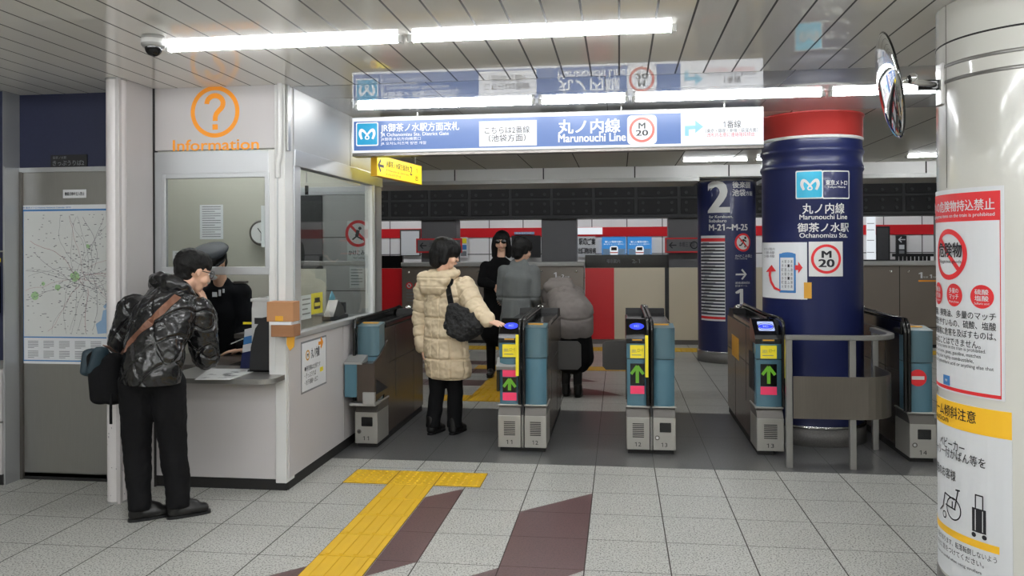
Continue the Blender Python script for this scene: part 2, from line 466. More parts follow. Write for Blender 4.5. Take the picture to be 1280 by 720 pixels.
# and behind them
for pts in ([(-0.75, 8.23), (0.03, 8.25), (-0.17, 8.50), (-0.42, 8.68), (-0.75, 8.68)], [(-0.75, 9.05), (-0.24, 9.08), (-0.42, 9.28), (-0.75, 9.28)],
            [(-2.6, 8.66), (-1.5, 8.68), (-1.5, 9.06), (-2.6, 9.06)], [(-2.6, 9.55), (-1.5, 9.55), (-1.5, 9.92), (-2.6, 9.92)],
            [(-2.6, 10.28), (-1.1, 10.28), (-1.1, 10.62), (-2.6, 10.62)], [(-0.75, 10.03), (-0.11, 10.05), (-0.2, 10.24), (-0.75, 10.24)]):
    inlay(pts, 'tile_maroon_far')
struct('floor', m, 'pale speckled stone tile floor with dark red zigzag inlays', 'floor')
m = MB().box((-6.5, 13.4, -1.3), (7, 13.6, -0.001), 'dark_wall')
m.box((-9, 13.6, -1.3), (11, 17.6, -1.2), 'dark_wall')
struct('floor_track_bed', m)
m = MB().box((-9, 17.6, -1.2), (11, 21.6, 0.0), 'tile_near')
struct('floor_opposite_platform', m)

m = MB()
m.box((-6.5, -4, ZC), (7, 4.845, ZC + 0.08), 'slats')
struct('ceiling', m, 'glossy white slatted metal ceiling above the concourse', 'ceiling')
m = MB()
m.box((-2.6, 4.855, ZC), (7, 5.275, ZC + 0.08), 'strip_panels')
m.box((-2.6, 5.283, ZC), (7, 6.3, ZC + 0.08), 'strip_panels')
m.box((-2.6, 4.845, ZC + 0.012), (7, 4.855, ZC + 0.08), 'joint'); m.box((-2.6, 5.275, ZC + 0.012), (7, 5.283, ZC + 0.08), 'joint')
struct('ceiling_gate_strip', m)
m = MB().box((-6.5, 6.3, ZC), (7, 10.3, ZC + 0.08), 'platform_slats')
struct('ceiling_platform', m)
# shallow beam across the platform ceiling, jointed every 1.1 m
m = MB().box((-6.5, 10.3, 2.385), (7, 10.55, 2.75), 'white_plain')
m.box((-6.5, 10.28, 2.335), (1.0, 11.2, 2.385), 'steel_soft'); m.box((1.84, 10.28, 2.335), (7, 11.2, 2.385), 'steel_soft')
for k in range(12):
    x = -5.6 + k * 1.16; m.box((x - 0.008, 10.296, 2.387), (x + 0.008, 10.3005, ZC), 'joint')
struct('ceiling_beam', m)
m = MB().box((-9, 10.55, 3.3), (11, 21.6, 3.4), 'dark_wall')
struct('ceiling_track', m)

# ------------------------------------------------------------------ walls
def wall(name, lo, hi, mt): return struct(name, MB().box(lo, hi, mt))
wall('wall_back', (-6.5, -4.1, 0), (7, -4, ZC + 0.08), 'beige_wall')
wall('wall_right', (7, -4.1, 0), (7.1, 13.4, 2.8), 'beige_wall')
wall('wall_left', (-6.6, -4.1, 0), (-6.5, 13.4, 2.8), 'beige_wall')
# left stretch beside the ticket hall: navy cladding over white dado, in front of the steel door
m = MB()
m.box((-6.5, 4.70, 0.80), (-3.925, 4.84, ZC), 'navy_panel'); m.box((-6.5, 4.68, 0.07), (-3.925, 4.84, 0.40), 'white_panel'); m.box((-6.5, 4.68, 0.41), (-3.925, 4.84, 0.745), 'white_panel')
m.box((-6.5, 4.66, 0.75), (-3.925, 4.84, 0.80), 'steel'); m.box((-6.5, 4.69, 0), (-3.925, 4.84, 0.07), 'kick'); m.box((-6.5, 4.695, 1.495), (-3.925, 4.70, 1.505), 'steel')
struct('wall_ticket_side', m)
m = MB().box((-6.5, 4.84, 2.04), (-3.03, 4.94, ZC), 'navy_panel')
m.box((-3.915, 4.825, 2.018), (-3.03, 4.845, 2.048), 'aluminium')
struct('wall_over_door', m)
m = MB().box((-3.895, 4.84, 0.02), (-3.03, 4.90, 2.02), 'steel')
m.box((-3.895, 4.835, 0.0), (-3.03, 4.90, 0.02), 'kick')
struct('door_1', m, 'tall brushed steel door panel with a map poster on it', 'door')
m = MB().box((-3.925, 4.695, 0), (-3.913, 4.84, 2.048), 'aluminium'); m.box((-3.913, 4.82, 0), (-3.895, 4.90, 2.02), 'steel_dark'); m.box((-3.925, 4.695, 2.048), (-3.921, 4.84, ZC), 'aluminium')
struct('trim_1', m)
# platform side wall seen through the booth's windows
m = MB().box((-6.5, 9.0, 0), (-2.86, 9.12, ZC), 'clad_left'); m.box((-4.4, 8.97, 0), (-3.42, 9.0, ZC), 'dark_wall')  # the dark slab stands in for a dark reflection in the window
struct('wall_platform_end', m)
# far wall behind the opposite platform
m = MB().box((-11, 21.0, 0), (13, 21.2, 3.3), 'clad_far'); m.box((-11, 20.97, 1.795), (13, 21.0, 2.04), 'red')
struct('wall_far', m, 'white clad wall with a red band across the tracks', 'wall')
wall('wall_track_left', (-11.1, 13.6, -1.2), (-11, 21.2, 3.3), 'dark_wall')
wall('wall_track_right', (13, 13.6, -1.2), (13.1, 21.2, 3.3), 'dark_wall')

# dark riveted girder over the tracks and the grey columns that carry it
m = MB().box((-11, 15.02, 2.08), (13, 15.5, 3.3), 'dark_wall')
for k in range(30):
    x = -10.6 + k * 0.78
    for z0, z1 in ((2.12, 2.40), (2.44, 2.95)):
        m.box((x + 0.02, 15.0, z0), (x + 0.74, 15.03, z1), 'soft_black', 0.01)
        for zz in (z0 + 0.07, z1 - 0.07):
            for xx in (x + 0.12, x + 0.40, x + 0.64): m.cyl((xx, 15.0, zz), (xx, 14.97, zz), 0.028, 'dark_wall', 8)
m.box((-11, 14.98, 2.05), (13, 15.5, 2.08), 'black')
tag(struct('girder', m), 'dark riveted steel girder across the top of the tracks', 'girder')
for i, (x0, w, lb) in enumerate(((-3.77, 0.69, 'grey track column behind the cream-coated woman'), (-1.45, 0.66, 'grey track column right of the sunglasses woman'),
                                 (0.90, 0.69, 'grey track column beside the round dark blue column'), (3.30, 0.7, 'grey track column hidden mostly behind the big blue column'), (-6.4, 0.7, 'grey track column behind the booth'),
                                 (5.65, 0.66, 'grey track column beside the poster pillar'))):
    o = solo('track_column', MB().box((x0, 15.1, -1.2), (x0 + w, 15.48, 2.08), 'grey_column', 0.01), lb, 'column', 'columns between the tracks'); o['kind'] = 'thing'

# ------------------------------------------------------------------ ceiling lamps: bare fluorescent tubes in white battens
def lamp(x0, x1, y, label, n=None):
    t = thing('ceiling_lamp', label, 'lamp', ((x0 + x1) / 2, y, ZC - 0.07), 'fluorescent ceiling lamps')
    b = MB().box((x0 + 0.01, y - 0.016, ZC - 0.004), (x1 - 0.01, y + 0.016, ZC), 'white_plain')
    for x in (x0 + 0.02, x1 - 0.02): b.box((x - 0.012, y - 0.022, ZC - 0.035), (x + 0.012, y + 0.022, ZC - 0.0), 'white_plain', 0.004)
    part('batten', b, t)
    part('tube', MB().cyl((x0 + 0.03, y, ZC - 0.013), (x1 - 0.03, y, ZC - 0.013), 0.019 if y < 8 else 0.011, 'tube', 12), t)
    return t
lamp(-2.262, -1.02, 3.78, 'long fluorescent lamp on the ceiling beside the dome camera')
lamp(-1.01, 0.275, 3.78, 'long fluorescent lamp right of the one beside the dome camera')
lamp(-1.87, -0.565, 5.55, 'fluorescent lamp above the left half of the hanging sign')
lamp(-0.555, 0.075, 5.55, 'short fluorescent lamp above the middle of the hanging sign')
lamp(0.085, 1.36, 5.55, 'fluorescent lamp above the right end of the hanging sign')
lamp(1.37, 2.64, 5.55, 'fluorescent lamp above the round blue column, behind the convex mirror')
for y in (1.9, 0.2, -1.5, -3.2):  # unseen tubes; extra rows added to brighten floor and ceiling
    for x in (-4.6, -3.2, -1.8, -0.4, 1.0, 2.4, 3.8): lamp(x, x + 1.25, y, 'unseen fluorescent ceiling lamp behind the viewer')
lamp(3.2, 4.4, 3.78, 'fluorescent ceiling lamp beyond the poster pillar')
lamp(0.72, 1.5, 9.6, 'fluorescent lamp under the platform ceiling left of the blue column')
lamp(1.55, 2.6, 9.6, 'fluorescent lamp under the platform ceiling behind the blue column')
for x, x2 in ((-2.2, -1.0), (-0.9, 0.3)): lamp(x, x2, 7.6, 'unseen lamp added beyond the hanging sign to light the platform')  # hidden by the sign, added to brighten the numbered column beyond
for x in (-5.6, -4.2): lamp(x, x + 1.2, 8.3, 'unseen lamp added behind the booth to light its window view')  # hidden by the booth, added to brighten the wall past its windows
for x in (3.2, 5.2): lamp(x, x + 1.2, 9.6, 'fluorescent lamp under the platform ceiling behind the poster pillar')
for k in range(6):  # tubes out of sight behind the beam, added to light track columns and doors
    x = -5.6 + 2.1 * k
    t = thing('ceiling_lamp', 'unseen lamp added above the beam to light the platform edge', 'lamp', (x + .6, 11.9, 2.93), 'unseen lamps added above the platform edge')
    part('batten', MB().box((x, 11.86, 2.98), (x + 1.2, 11.94, 3.30), 'white_plain'), t); part('tube', MB().cyl((x, 11.9, 2.95), (x + 1.2, 11.9, 2.95), 0.022, 'tube', 10), t)
for k in range(7):
    x = -9.0 + 2.9 * k; z = 3.2
    t = thing('ceiling_lamp', 'fluorescent lamp over the opposite platform', 'lamp', (x + 0.7, 19.2, z), 'lamps over the opposite platform')
    part('batten', MB().box((x, 19.14, z + 0.02), (x + 1.4, 19.26, z + 0.1), 'white_plain'), t); part('tube', MB().cyl((x, 19.2, z), (x + 1.4, 19.2, z), 0.045, 'tube', 10), t)
# ------------------------------------------------------------------ graphics shared by several signs
def stroke(mb, fr, pts, m, n):
    """polyline with a width at each point (u, v, w)"""
    L = []; R = []
    for i, (u, v, w) in enumerate(pts):
        a = pts[max(i - 1, 0)]; b = pts[min(i + 1, len(pts) - 1)]; dx, dy = b[0] - a[0], b[1] - a[1]; l = hypot(dx, dy) or 1
        L.append((u - dy / l * w / 2, v + dx / l * w / 2)); R.append((u + dy / l * w / 2, v - dx / l * w / 2))
    k = len(pts); mb.flat(fr, L + R, [[k + i, k + i + 1, i + 1, i] for i in range(k - 1)], m, n)
def smooth_pts(p, k=5):
    out = []
    for i in range(len(p) - 1):
        p0, p1, p2, p3 = p[max(i - 1, 0)], p[i], p[i + 1], p[min(i + 2, len(p) - 1)]
        for j in range(k):
            t = j / k
            out.append(tuple(0.5 * (2 * b + (c - a) * t + (2 * a - 5 * b + 4 * c - d) * t * t + (3 * b - a - 3 * c + d) * t ** 3) for a, b, c, d in zip(p0, p1, p2, p3)))
    return out + [p[-1]]
def metro_mark(mb, fr, u, v, w, m, n):
    for sx in (1, -1):
        p = [(-0.33, -0.31, 0.13), (-0.44, -0.02, 0.17), (-0.38, 0.22, 0.18), (-0.22, 0.18, 0.15), (0.0, -0.06, 0.10), (0.11, -0.20, 0.08), (0.08, -0.29, 0.07), (0.0, -0.31, 0.07)]
        stroke(mb, fr, [(u + sx * a * w, v + b * w, c * w) for a, b, c in smooth_pts(p)], m, n + (0.0002 if sx < 0 else 0))
def arrow(mb, fr, u, v, s, ang, m, n, w=0.16):
    c, q = cos(ang), sin(ang); R = lambda a, b: (u + (a * c - b * q) * s, v + (a * q + b * c) * s)
    mb.seg(fr, R(-0.5, 0), R(0.44, 0), w * s, m, n)
    mb.seg(fr, R(0.5, 0.05), R(0.05, -0.42), w * s, m, n + 0.0003); mb.seg(fr, R(0.5, -0.05), R(0.05, 0.42), w * s, m, n + 0.0006)
def m20(mb, fr, u, v, s, white, red, ink, n):
    mb.rrect(fr, u - s / 2, v - s / 2, u + s / 2, v + s / 2, s * 0.15, white, n)
    mb.ring(fr, u, v, s * 0.43, s * 0.345, red, n + 0.001)
    mb.text(fr, 'M', u - s * .11, v + s * .04, u + s * .11, v + s * .24, ink, n + 0.001, 0.03)
    mb.text(fr, '20', u - s * .2, v - s * .2, u + s * .2, v - s * .01, ink, n + 0.001, 0.03)

# ------------------------------------------------------------------ big lit sign hanging over the gates
t = thing('hanging_sign', 'long blue and white lit sign hanging from the ceiling over the gates', 'sign', (-0.49, 5.90, 2.23))
X0, X1, Z0, Z1 = -1.992, 1.015, 2.232, 2.484
part('sign_case', MB().box((X0, 5.858, Z0 - 0.012), (X1, 5.98, Z1 + 0.012), 'aluminium', 0.006).box((X0, 5.86, Z0 - 0.03), (X1, 5.97, Z0 - 0.012), 'steel_dark'), t)
fr = Plane((0, 5.85, 0), (1, 0, 0), (0, 0, 1))
p = MB(); p.box((X0 + 0.004, 5.852, Z0 - 0.004), (X1 - 0.004, 5.858, Z1 + 0.004), 'lit_white')
p.rect(fr, X0 + 0.016, Z0 + 0.012, X1 - 0.03, Z1 - 0.022, 'lit_blue', -0.001)
part('face', p, t)
q = MB()
q.prrect(fr, 445, 153, 473, 182.5, 0.012, 'lit_white', 0.0); q.prrect(fr, 446.3, 154.3, 471.7, 181, 0.010, 'lit_cyan', 0.001)
u0, v0, u1, v1 = q.uv(fr, 449, 157, 469, 178); metro_mark(q, fr, (u0 + u1) / 2, (v0 + v1) / 2, u1 - u0, 'lit_white', 0.002)
part('metro_logo', q, t, 'white looped M on a cyan square'); q = MB()
q.ptext(fr, 'JR御茶ノ水駅方面改札', 476, 153.5, 574, 165.5, 'lit_white', bold=0.022)
q.ptext(fr, 'JR Ochanomizu Sta. District Gate', 476, 165.5, 561, 171, 'lit_white', bold=0.02)
q.ptext(fr, 'JR御茶水站方向検票口', 476, 171.5, 526, 176.3, 'lit_white', bold=0.01)
q.ptext(fr, 'JR 오차노미즈역 방면 개찰', 476, 177, 533, 181.5, 'lit_white', bold=0.01)
q.ptext(fr, '丸ノ内線', 698, 149, 775, 166.5, 'lit_white', bold=0.035)
q.ptext(fr, 'Marunouchi Line', 698, 167, 782, 177, 'lit_white', bold=0.04)
part('lettering', q, t); q = MB()
u0, v0, u1, v1 = q.uv(fr, 784, 144.5, 821, 180); m20(q, fr, (u0 + u1) / 2, (v0 + v1) / 2, u1 - u0, 'lit_white', 'lit_red', 'lit_ink', 0.001)
part('line_symbol', q, t, 'white square with red ring reading M 20')
q = MB()
for (a, b, c, d) in ((599, 151, 671, 182.5),): q.slab(fr, *q.uv(fr, a, b, c, d), 0.003, 'lit_white')
q.ptext(fr, 'こちらは2番線', 606, 158, 662, 167, 'lit_ink', n=0.004, bold=0.012); q.ptext(fr, '（池袋方面）', 611, 168, 657, 177, 'lit_ink', n=0.004, bold=0.012)
part('paper_notice', q, t, 'white paper notice for platform 2 stuck on the sign')
q = MB(); q.slab(fr, *q.uv(fr, 851, 140.5, 952, 180), 0.003, 'lit_white')
pt = lambda x, y: fr.inv(x, y)
q.poly(fr, [pt(856, 170), pt(856, 157.5), pt(869, 156.8), pt(869, 150.5), pt(879, 158.5), pt(869, 166.5), pt(869, 161.5), pt(861, 162), pt(861, 170)], 'lit_pale_cyan', 0.004)
q.ptext(fr, '1番線', 904, 150.5, 926, 160, 'lit_ink', n=0.004, bold=0.01)
q.ptext(fr, '（東京・銀座・新宿・荻窪方面）', 882, 160.5, 947, 165.5, 'lit_ink', n=0.004)
q.ptext(fr, '改札内右側に連絡階段経由', 884, 165.5, 943, 171, 'lit_red_text', n=0.004)
part('paper_notice', q, t, 'white paper notice with pale blue turning arrow for platform 1')
b = MB()
for x in (-1.5, 0.02, 0.75): b.cyl((x, 5.91, Z1 + 0.01), (x, 5.91, ZC), 0.008, 'steel', 8)
part('hanger', b, t)

# ------------------------------------------------------------------ yellow sign by the booth
A = PY(471, 195, 6.10); B = PY(527, 212, 7.05)
d = Vector((B.x - A.x, B.y - A.y, 0)); L = d.length; d.normalize(); nrm = Vector((d.y, -d.x, 0))
fr = Plane((A.x, A.y, 0), d, (0, 0, 1))
t = thing('exit_sign', 'yellow lit direction sign with a black arrow beside the booth', 'sign', (A.x, A.y, 2.05))
b = MB().prism([(0, 2.075), (L, 2.075), (L, 2.245), (0, 2.245)], (A.x, A.y, 0) , d, (0, 0, 1), -nrm * 0.05, 'yellow_paint')
part('sign_case', b, t)
b = MB(); b.rect(fr, 0.004, 2.08, L - 0.004, 2.24, 'lit_yellow', 0.001); b.add([fr.P(0.004, 2.08, -.051), fr.P(L - .004, 2.08, -.051), fr.P(L - .004, 2.24, -.051), fr.P(.004, 2.24, -.051)], [[3, 2, 1, 0]], 'lit_yellow_back'); part('face', b, t)
b = MB(); arrow(b, fr, 0.075, 2.16, 0.11, pi, 'lit_ink', 0.002, .2)
b.text(fr, 'JR御茶ノ水駅方面改札', 0.17, 2.155, L * .70, 2.215, 'lit_ink', 0.002, 0.01); b.text(fr, '2', L * .71, 2.14, L * .76, 2.215, 'lit_ink', 0.002, 0.02)
b.text(fr, 'JR Ochanomizu Sta. District Gate', 0.17, 2.125, L * .68, 2.145, 'lit_ink', 0.002); b.text(fr, 'JR 오차노미즈역 방면 개찰', 0.17, 2.09, L * .5, 2.115, 'lit_ink', 0.002)
b.text(fr, '1', L * .86, 2.17, L * .88, 2.21, 'lit_ink', 0.002, 0.01); b.text(fr, '出', L * .84, 2.10, L * .90, 2.15, 'lit_ink', 0.002, 0.01)
part('lettering', b, t)
part('hanger', MB().cyl(fr.P(0.1, 2.245, -0.025), fr.P(0.1, ZC, -0.025), 0.007, 'steel', 8).cyl(fr.P(L - 0.1, 2.245, -0.025), fr.P(L - 0.1, ZC, -0.025), 0.007, 'steel', 8), t)

# ------------------------------------------------------------------ small sign, notice and route map at the steel door
fr = Plane((0, 4.838, 0), (1, 0, 0), (0, 0, 1))
t = thing('room_sign', 'small dark sign plate on navy wall above the steel door', 'sign', PY(87, 208, 4.838))
b = MB(); b.slab(fr, *b.uv(fr, 64, 193.5, 109.5, 208.8), 0.006, 'soft_black'); part('plate', b, t)
b = MB(); b.ptext(fr, 'きっぷうりば2', 67, 200.5, 106, 207, 'ink_grey', n=0.008, bold=0.012); b.ptext(fr, '御茶ノ水駅', 67, 195.5, 84, 199, 'ink_grey', n=0.008); part('lettering', b, t)
fr = Plane((0, 4.8395, 0), (1, 0, 0), (0, 0, 1))
t = thing('notice', 'small white notice on steel door above the route map', 'notice', PY(93, 247, 4.8395))
b = MB(); b.slab(fr, *b.uv(fr, 79, 237, 108, 247.5), 0.002, 'white_paper'); part('sheet', b, t)
b = MB(); b.ptext(fr, '機器点検中立入禁止', 81.5, 240, 106, 244.5, 'ink', n=0.004, bold=0.02); part('lettering', b, t)
t = thing('route_map', 'large white route map poster with blue border on the steel door', 'poster', PY(80, 456, 4.8395))
b = MB(); U0, V0, U1, V1 = b.uv(fr, 26.5, 256, 150, 455)
b.slab(fr, U0, V0, U1, V1, 0.003, 'white_paper'); part('sheet', b, t)
b = MB(); b.rect(fr, U0 + 0.012, V0 + 0.02, U0 + 0.022, V1 - 0.03, 'map_blue', 0.0035); b.rect(fr, U0 + 0.012, V1 - 0.04, U1 - 0.02, V1 - 0.028, 'map_blue', 0.004)
b.rect(fr, U0 + 0.012, V0 + 0.17, U1 - 0.02, V0 + 0.178, 'map_blue', 0.004); b.rect(fr, U0 + 0.012, V0 + 0.016, U1 - 0.02, V0 + 0.024, 'map_blue', 0.004)
part('border', b, t)
a0, a1, c0, c1 = U0 + 0.024, U1 - 0.024, V0 + 0.182, V1 - 0.044
b = MB(); b.rect(fr, a0, c0, a1, c1, 'map_land', 0.0035)
rr = random.Random(3); W_, H_ = a1 - a0, c1 - c0
q = lambda s, v: (a0 + W_ * s, c0 + H_ * v)
b.poly(fr, [q(.80, .02), q(.93, .03), q(.99, .12), q(.92, .22), q(.86, .21), q(.84, .13), q(.78, .10)], 'map_water', 0.0045)
b.poly(fr, [q(.88, .22), q(.99, .32), q(.985, .40), q(.96, .32), q(.86, .24)], 'map_water', 0.0047)
for s_, v_, r_ in ((.56, .48, .05), (.12, .32, .042), (.37, .39, .03), (.70, .72, .022), (.21, .42, .02)):
    pts = [(a0 + W_ * s_ + W_ * r_ * (0.8 + 0.4 * rr.random()) * cos(k * pi / 6), c0 + H_ * v_ + W_ * r_ * (0.8 + 0.4 * rr.random()) * sin(k * pi / 6)) for k in range(12)]
    b.poly(fr, pts, 'map_park', 0.0045)
for k in range(34):                                   # railway lines running out from the centre
    ang = 2 * pi * k / 34 + rr.uniform(-.1, .1); s_, v_ = .66 + rr.uniform(-.12, .12), .46 + rr.uniform(-.1, .1); pl = []
    for j in range(14):
        if not (0.01 < s_ < .99 and 0.01 < v_ < .99): break
        pl.append(q(s_, v_)); ang += rr.uniform(-.32, .32); s_ += cos(ang) * .06; v_ += sin(ang) * .045
    for i in range(len(pl) - 1): b.seg(fr, pl[i], pl[i + 1], 0.0013 if k % 3 else 0.002, 'map_line' if k % 4 else 'map_line_red', 0.0052 + 0.00003 * k)
for k in range(420):                                  # station names as tiny bars
    s_, v_ = (min(.97, max(.02, rr.gauss(.66, .24))), min(.97, max(.02, rr.gauss(.46, .22)))) if k > 120 else (rr.uniform(.02, .95), rr.uniform(.02, .97))
    if s_ > .78 and v_ < .25: continue
    w = rr.uniform(.006, .018); x, y = q(s_, v_); b.rect(fr, x, y, x + w, y + 0.004, 'ink_grey' if k % 3 else 'map_line', 0.0065)
part('map', b, t)
b = MB(); b.text(fr, 'M 東京メトロ Railway Network Calendar 2010', U0 + 0.02, V1 - 0.024, U0 + 0.36, V1 - 0.010, 'map_blue', 0.004, 0.02)
for r_ in range(2):
    for c_ in range(6):
        for k in range(5):
            x = U0 + 0.05 + c_ * 0.112; y = V0 + 0.145 - r_ * 0.065 - k * 0.0105
            b.rect(fr, x, y, x + 0.075 - (0.03 if k == 4 else 0), y + 0.004, 'ink_grey', 0.004)
part('calendar', b, t)

# small black pay box at the very left edge
t = thing('wall_box', 'small black box with a yellow label on the navy wall at far left', 'box', (-3.97, 4.66, 1.10))
part('case', MB().box((-4.05, 4.63, 1.10), (-3.94, 4.70, 1.41), 'gloss_black', 0.01), t)
part('label_strip', MB().box((-4.04, 4.66, 1.43), (-3.945, 4.70, 1.455), 'sticker_yellow').box((-4.04, 4.69, 1.40), (-3.98, 4.70, 1.44), 'soft_black'), t)

# ------------------------------------------------------------------ opposite platform: adverts, shop front, signs
far = Plane((0, 20.96, 0), (1, 0, 0), (0, 0, 1))
def farthing(name, label, cat, px, draw, mt='white_paper', th=0.03, group=None):
    b = MB(); u0, v0, u1, v1 = b.uv(far, *px); t = thing(name, label, cat, far.P((u0 + u1) / 2, v0, 0), group)
    b.slab(far, u0, v0, u1, v1, th, mt); part('panel', b, t)
    if draw:
        b = MB(); draw(b); part('print', b, t)
    return t
def ad(x0):
    def d(b):
        b.ptext(far, '新しい電車の旅へ', x0 + 4, 301, x0 + 26, 303.5, 'ad_white', n=0.04, bold=0.02); b.ptext(far, '毎日をもっと便利に', x0 + 2, 304.5, x0 + 28, 306, 'ad_white', n=0.04)
        b.prect(far, x0 + 1, 311, x0 + 29, 319, 'map_water', 0.035); b.prrect(far, x0 + 10, 307.5, x0 + 20, 319, 0.05, 'ad_white', 0.04); b.prect(far, x0 + 11.5, 309, x0 + 18.5, 313, 'lit_ink', 0.045); b.prect(far, x0 + 10, 315, x0 + 20, 316.5, 'pale_red', 0.045)
    return d
farthing('advert_panel', 'left of two blue lit train adverts across the tracks', 'advertisement', (752.5, 296.5, 782, 320.5), ad(752.5), 'ad_blue', group='blue adverts across the tracks')
farthing('advert_panel', 'right of two blue lit train adverts across the tracks', 'advertisement', (784.5, 296.5, 814.5, 320.5), ad(784.5), 'ad_blue', group='blue adverts across the tracks')
def dn(b):
    for i in range(4): b.ptext(far, '駅のご案内'[i], 724 + i * 5.2, 298, 728.5 + i * 5.2, 306, 'ink', n=0.04, bold=0.03)
    for i in range(5): b.ptext(far, '出口階段横'[i], 723 + i * 4.5, 310, 727 + i * 4.5, 317, 'ink', n=0.04, bold=0.03)
farthing('notice_board', 'white notice board with black writing left of the blue adverts', 'sign', (722, 295.5, 744, 321), dn)
def ds(b): arrow(b, far, *far.inv(747, 288.4), 0.09, 0, 'ink', 0.04); b.ptext(far, '出口 Exit', 725, 287, 734, 290, 'ink_grey', n=0.04)
farthing('direction_sign', 'small white lit sign with a black arrow across the tracks', 'sign', (721, 284.5, 753, 293), ds, 'ad_white', 0.06)
farthing('shop_window', 'dark stall front with colourful goods behind the sunglasses woman', 'shop', (640, 294.5, 676, 322), lambda b: [b.prect(far, 642 + 34 * random.random(), 296 + 3 * random.random(), 644 + 32 * random.random(), 300 + 2 * random.random(), c, 0.04 + 0.004 * i) for i, c in enumerate(('red_print', 'sticker_yellow', 'green', 'pink', 'pale_cyan', 'orange'))], 'soft_black', 0.1)
farthing('shop_sign', 'pale blue lettered strip on red band above the stall', 'sign', (643, 290, 668, 293), lambda b: b.ptext(far, 'SHOP', 645, 290.6, 666, 292.4, 'white_paper', n=0.05), 'map_water', 0.045)
farthing('leaflet_rack', 'narrow rack of coloured leaflets right of the cream-coated woman', 'rack', (575.5, 296.5, 584.5, 322), lambda b: [b.prect(far, 576.5, 298 + 8 * i, 583.5, 304 + 8 * i, c, 0.05) for i, c in enumerate(('sticker_yellow', 'map_blue', 'ink_grey'))], 'white_paper', 0.04)
farthing('vending_front', 'white framed cabinet front across the tracks behind the booth end', 'cabinet', (500.5, 287, 526, 320), lambda b: b.prect(far, 502, 289, 524.5, 319, 'white_paper', 0.05), 'steel_dark', 0.04)
farthing('wall_niche', 'dark doorway across the tracks between blue column and red band', 'doorway', (1095, 283, 1112, 326), lambda b: b.prect(far, 1096, 285, 1110, 325, 'dark_wall', 0.035), 'soft_black', 0.03)
farthing('lit_showcase', 'white lit showcase with shelves just right of blue column', 'showcase', (1083, 271, 1094, 326), lambda b: [b.prect(far, 1083, y, 1092, y + 0.7, 'steel_dark', 0.045) for y in (279, 287, 300, 315)], 'ad_white', 0.04)
def dk(b): 
    arrow(b, far, *far.inv(1126, 299.5), 0.16, pi, 'white_paper', 0.08); b.prect(far, 1122.5, 306, 1129, 311.5, 'white_paper', 0.08); b.prect(far, 1122.5, 313, 1129, 317.5, 'ink_grey', 0.08)
farthing('toilet_sign', 'black sign with white left arrow across the tracks', 'sign', (1119.5, 294.5, 1132, 319), dk, 'soft_black', 0.07)
b = MB()
A = PY(1121, 327, 20.2); B = PY(1161, 327, 20.2)
for k in range(9):
    x = A.x + (B.x - A.x) * k / 8; b.box((x - 0.03, 20.18, 0), (x + 0.03, 20.22, A.z + 0.14), 'soft_black')
b.box((A.x - 0.1, 20.17, A.z + 0.12), (B.x + 0.1, 20.23, A.z + 0.19), 'soft_black'); b.box((A.x - 0.9, 20.17, A.z - 0.02), (A.x, 20.23, A.z + 0.05), 'soft_black')
solo('railing', b, 'black railing with upright bars on the opposite platform', 'railing')
# two framed direction plates on the columns between the tracks
def plate(px, label, txt):
    fr = Plane((0, 14.92, 0), (1, 0, 0), (0, 0, 1)); b = MB(); u0, v0, u1, v1 = b.uv(fr, *px)
    t = thing('direction_plate', label, 'sign', fr.P((u0 + u1) / 2, v0, 0), 'framed plates on the track columns')
    b.slab(fr, u0, v0, u1, v1, 0.05, 'red_print').rect(fr, u0 + .03, v0 + .03, u1 - .03, v1 - .03, 'grey_column', 0.052); part('plate', b, t)
    part('bracket', MB().box((u0 + 0.2, 14.92, v0 + 0.05), (u0 + 0.3, 15.102, v1 - 0.05), 'soft_black').box((u1 - 0.25, 14.92, v0 + 0.05), (u1 - 0.15, 15.102, v1 - 0.05), 'soft_black'), t)
    b = MB(); arrow(b, fr, u0 + 0.14, (v0 + v1) / 2, 0.13, pi, 'ink', 0.056); b.text(fr, txt, u0 + 0.25, (v0 + v1) / 2 - 0.03, u0 + 0.52, (v0 + v1) / 2 + 0.06, 'ink', 0.056)
    b.ring(fr, u1 - 0.18, (v0 + v1) / 2, 0.07, 0.05, 'ink', 0.056); part('lettering', b, t)
plate((521, 298, 578, 316), 'red-framed grey plate with left arrow behind the cream-coated woman', '淡路町')
plate((831, 297, 880, 316), 'red-framed grey plate with left arrow beside the round dark blue column', '本郷三丁目')

# ------------------------------------------------------------------ platform edge doors
YD = 12.6
fr = Plane((0, YD, 0), (1, 0, 0), (0, 0, 1))
def edge_box(x0, x1, label, seams, letters=None):
    t = thing('platform_door_case', label, 'platform door', ((x0 + x1) / 2, YD + 0.15, 0), 'grey cases of the platform edge doors')
    part('case', MB().box((x0, YD, 0.05), (x1, YD + 0.3, 1.215), 'door_box', 0.012), t)
    b = MB().box((x0 - 0.01, YD - 0.02, 1.215), (x1 + 0.01, YD + 0.3, 1.285), 'steel_soft', 0.012); part('cap', b, t)
    part('plinth', MB().box((x0 + 0.01, YD + 0.02, 0), (x1 - 0.01, YD + 0.28, 0.05), 'kick'), t)
    b = MB()
    for s in seams: b.rect(fr, s - 0.006, 0.06, s + 0.006, 1.21, 'joint', 0.001)
    b.rect(fr, x0 + 0.02, 0.30, x1 - 0.02, 0.31, 'joint', 0.001)
    part('panel_joint', b, t)
    b = MB()
    for s in list(seams) + [x0, x1]:
        for dx in (-0.12, 0.12):
            if x0 < s + dx < x1: b.ball((s + dx, YD - 0.004, 1.13), 0.022, 'chrome', 10)
    part('lock', b, t)
    if letters:
        b = MB(); letters(b); part('lettering', b, t)
    return t
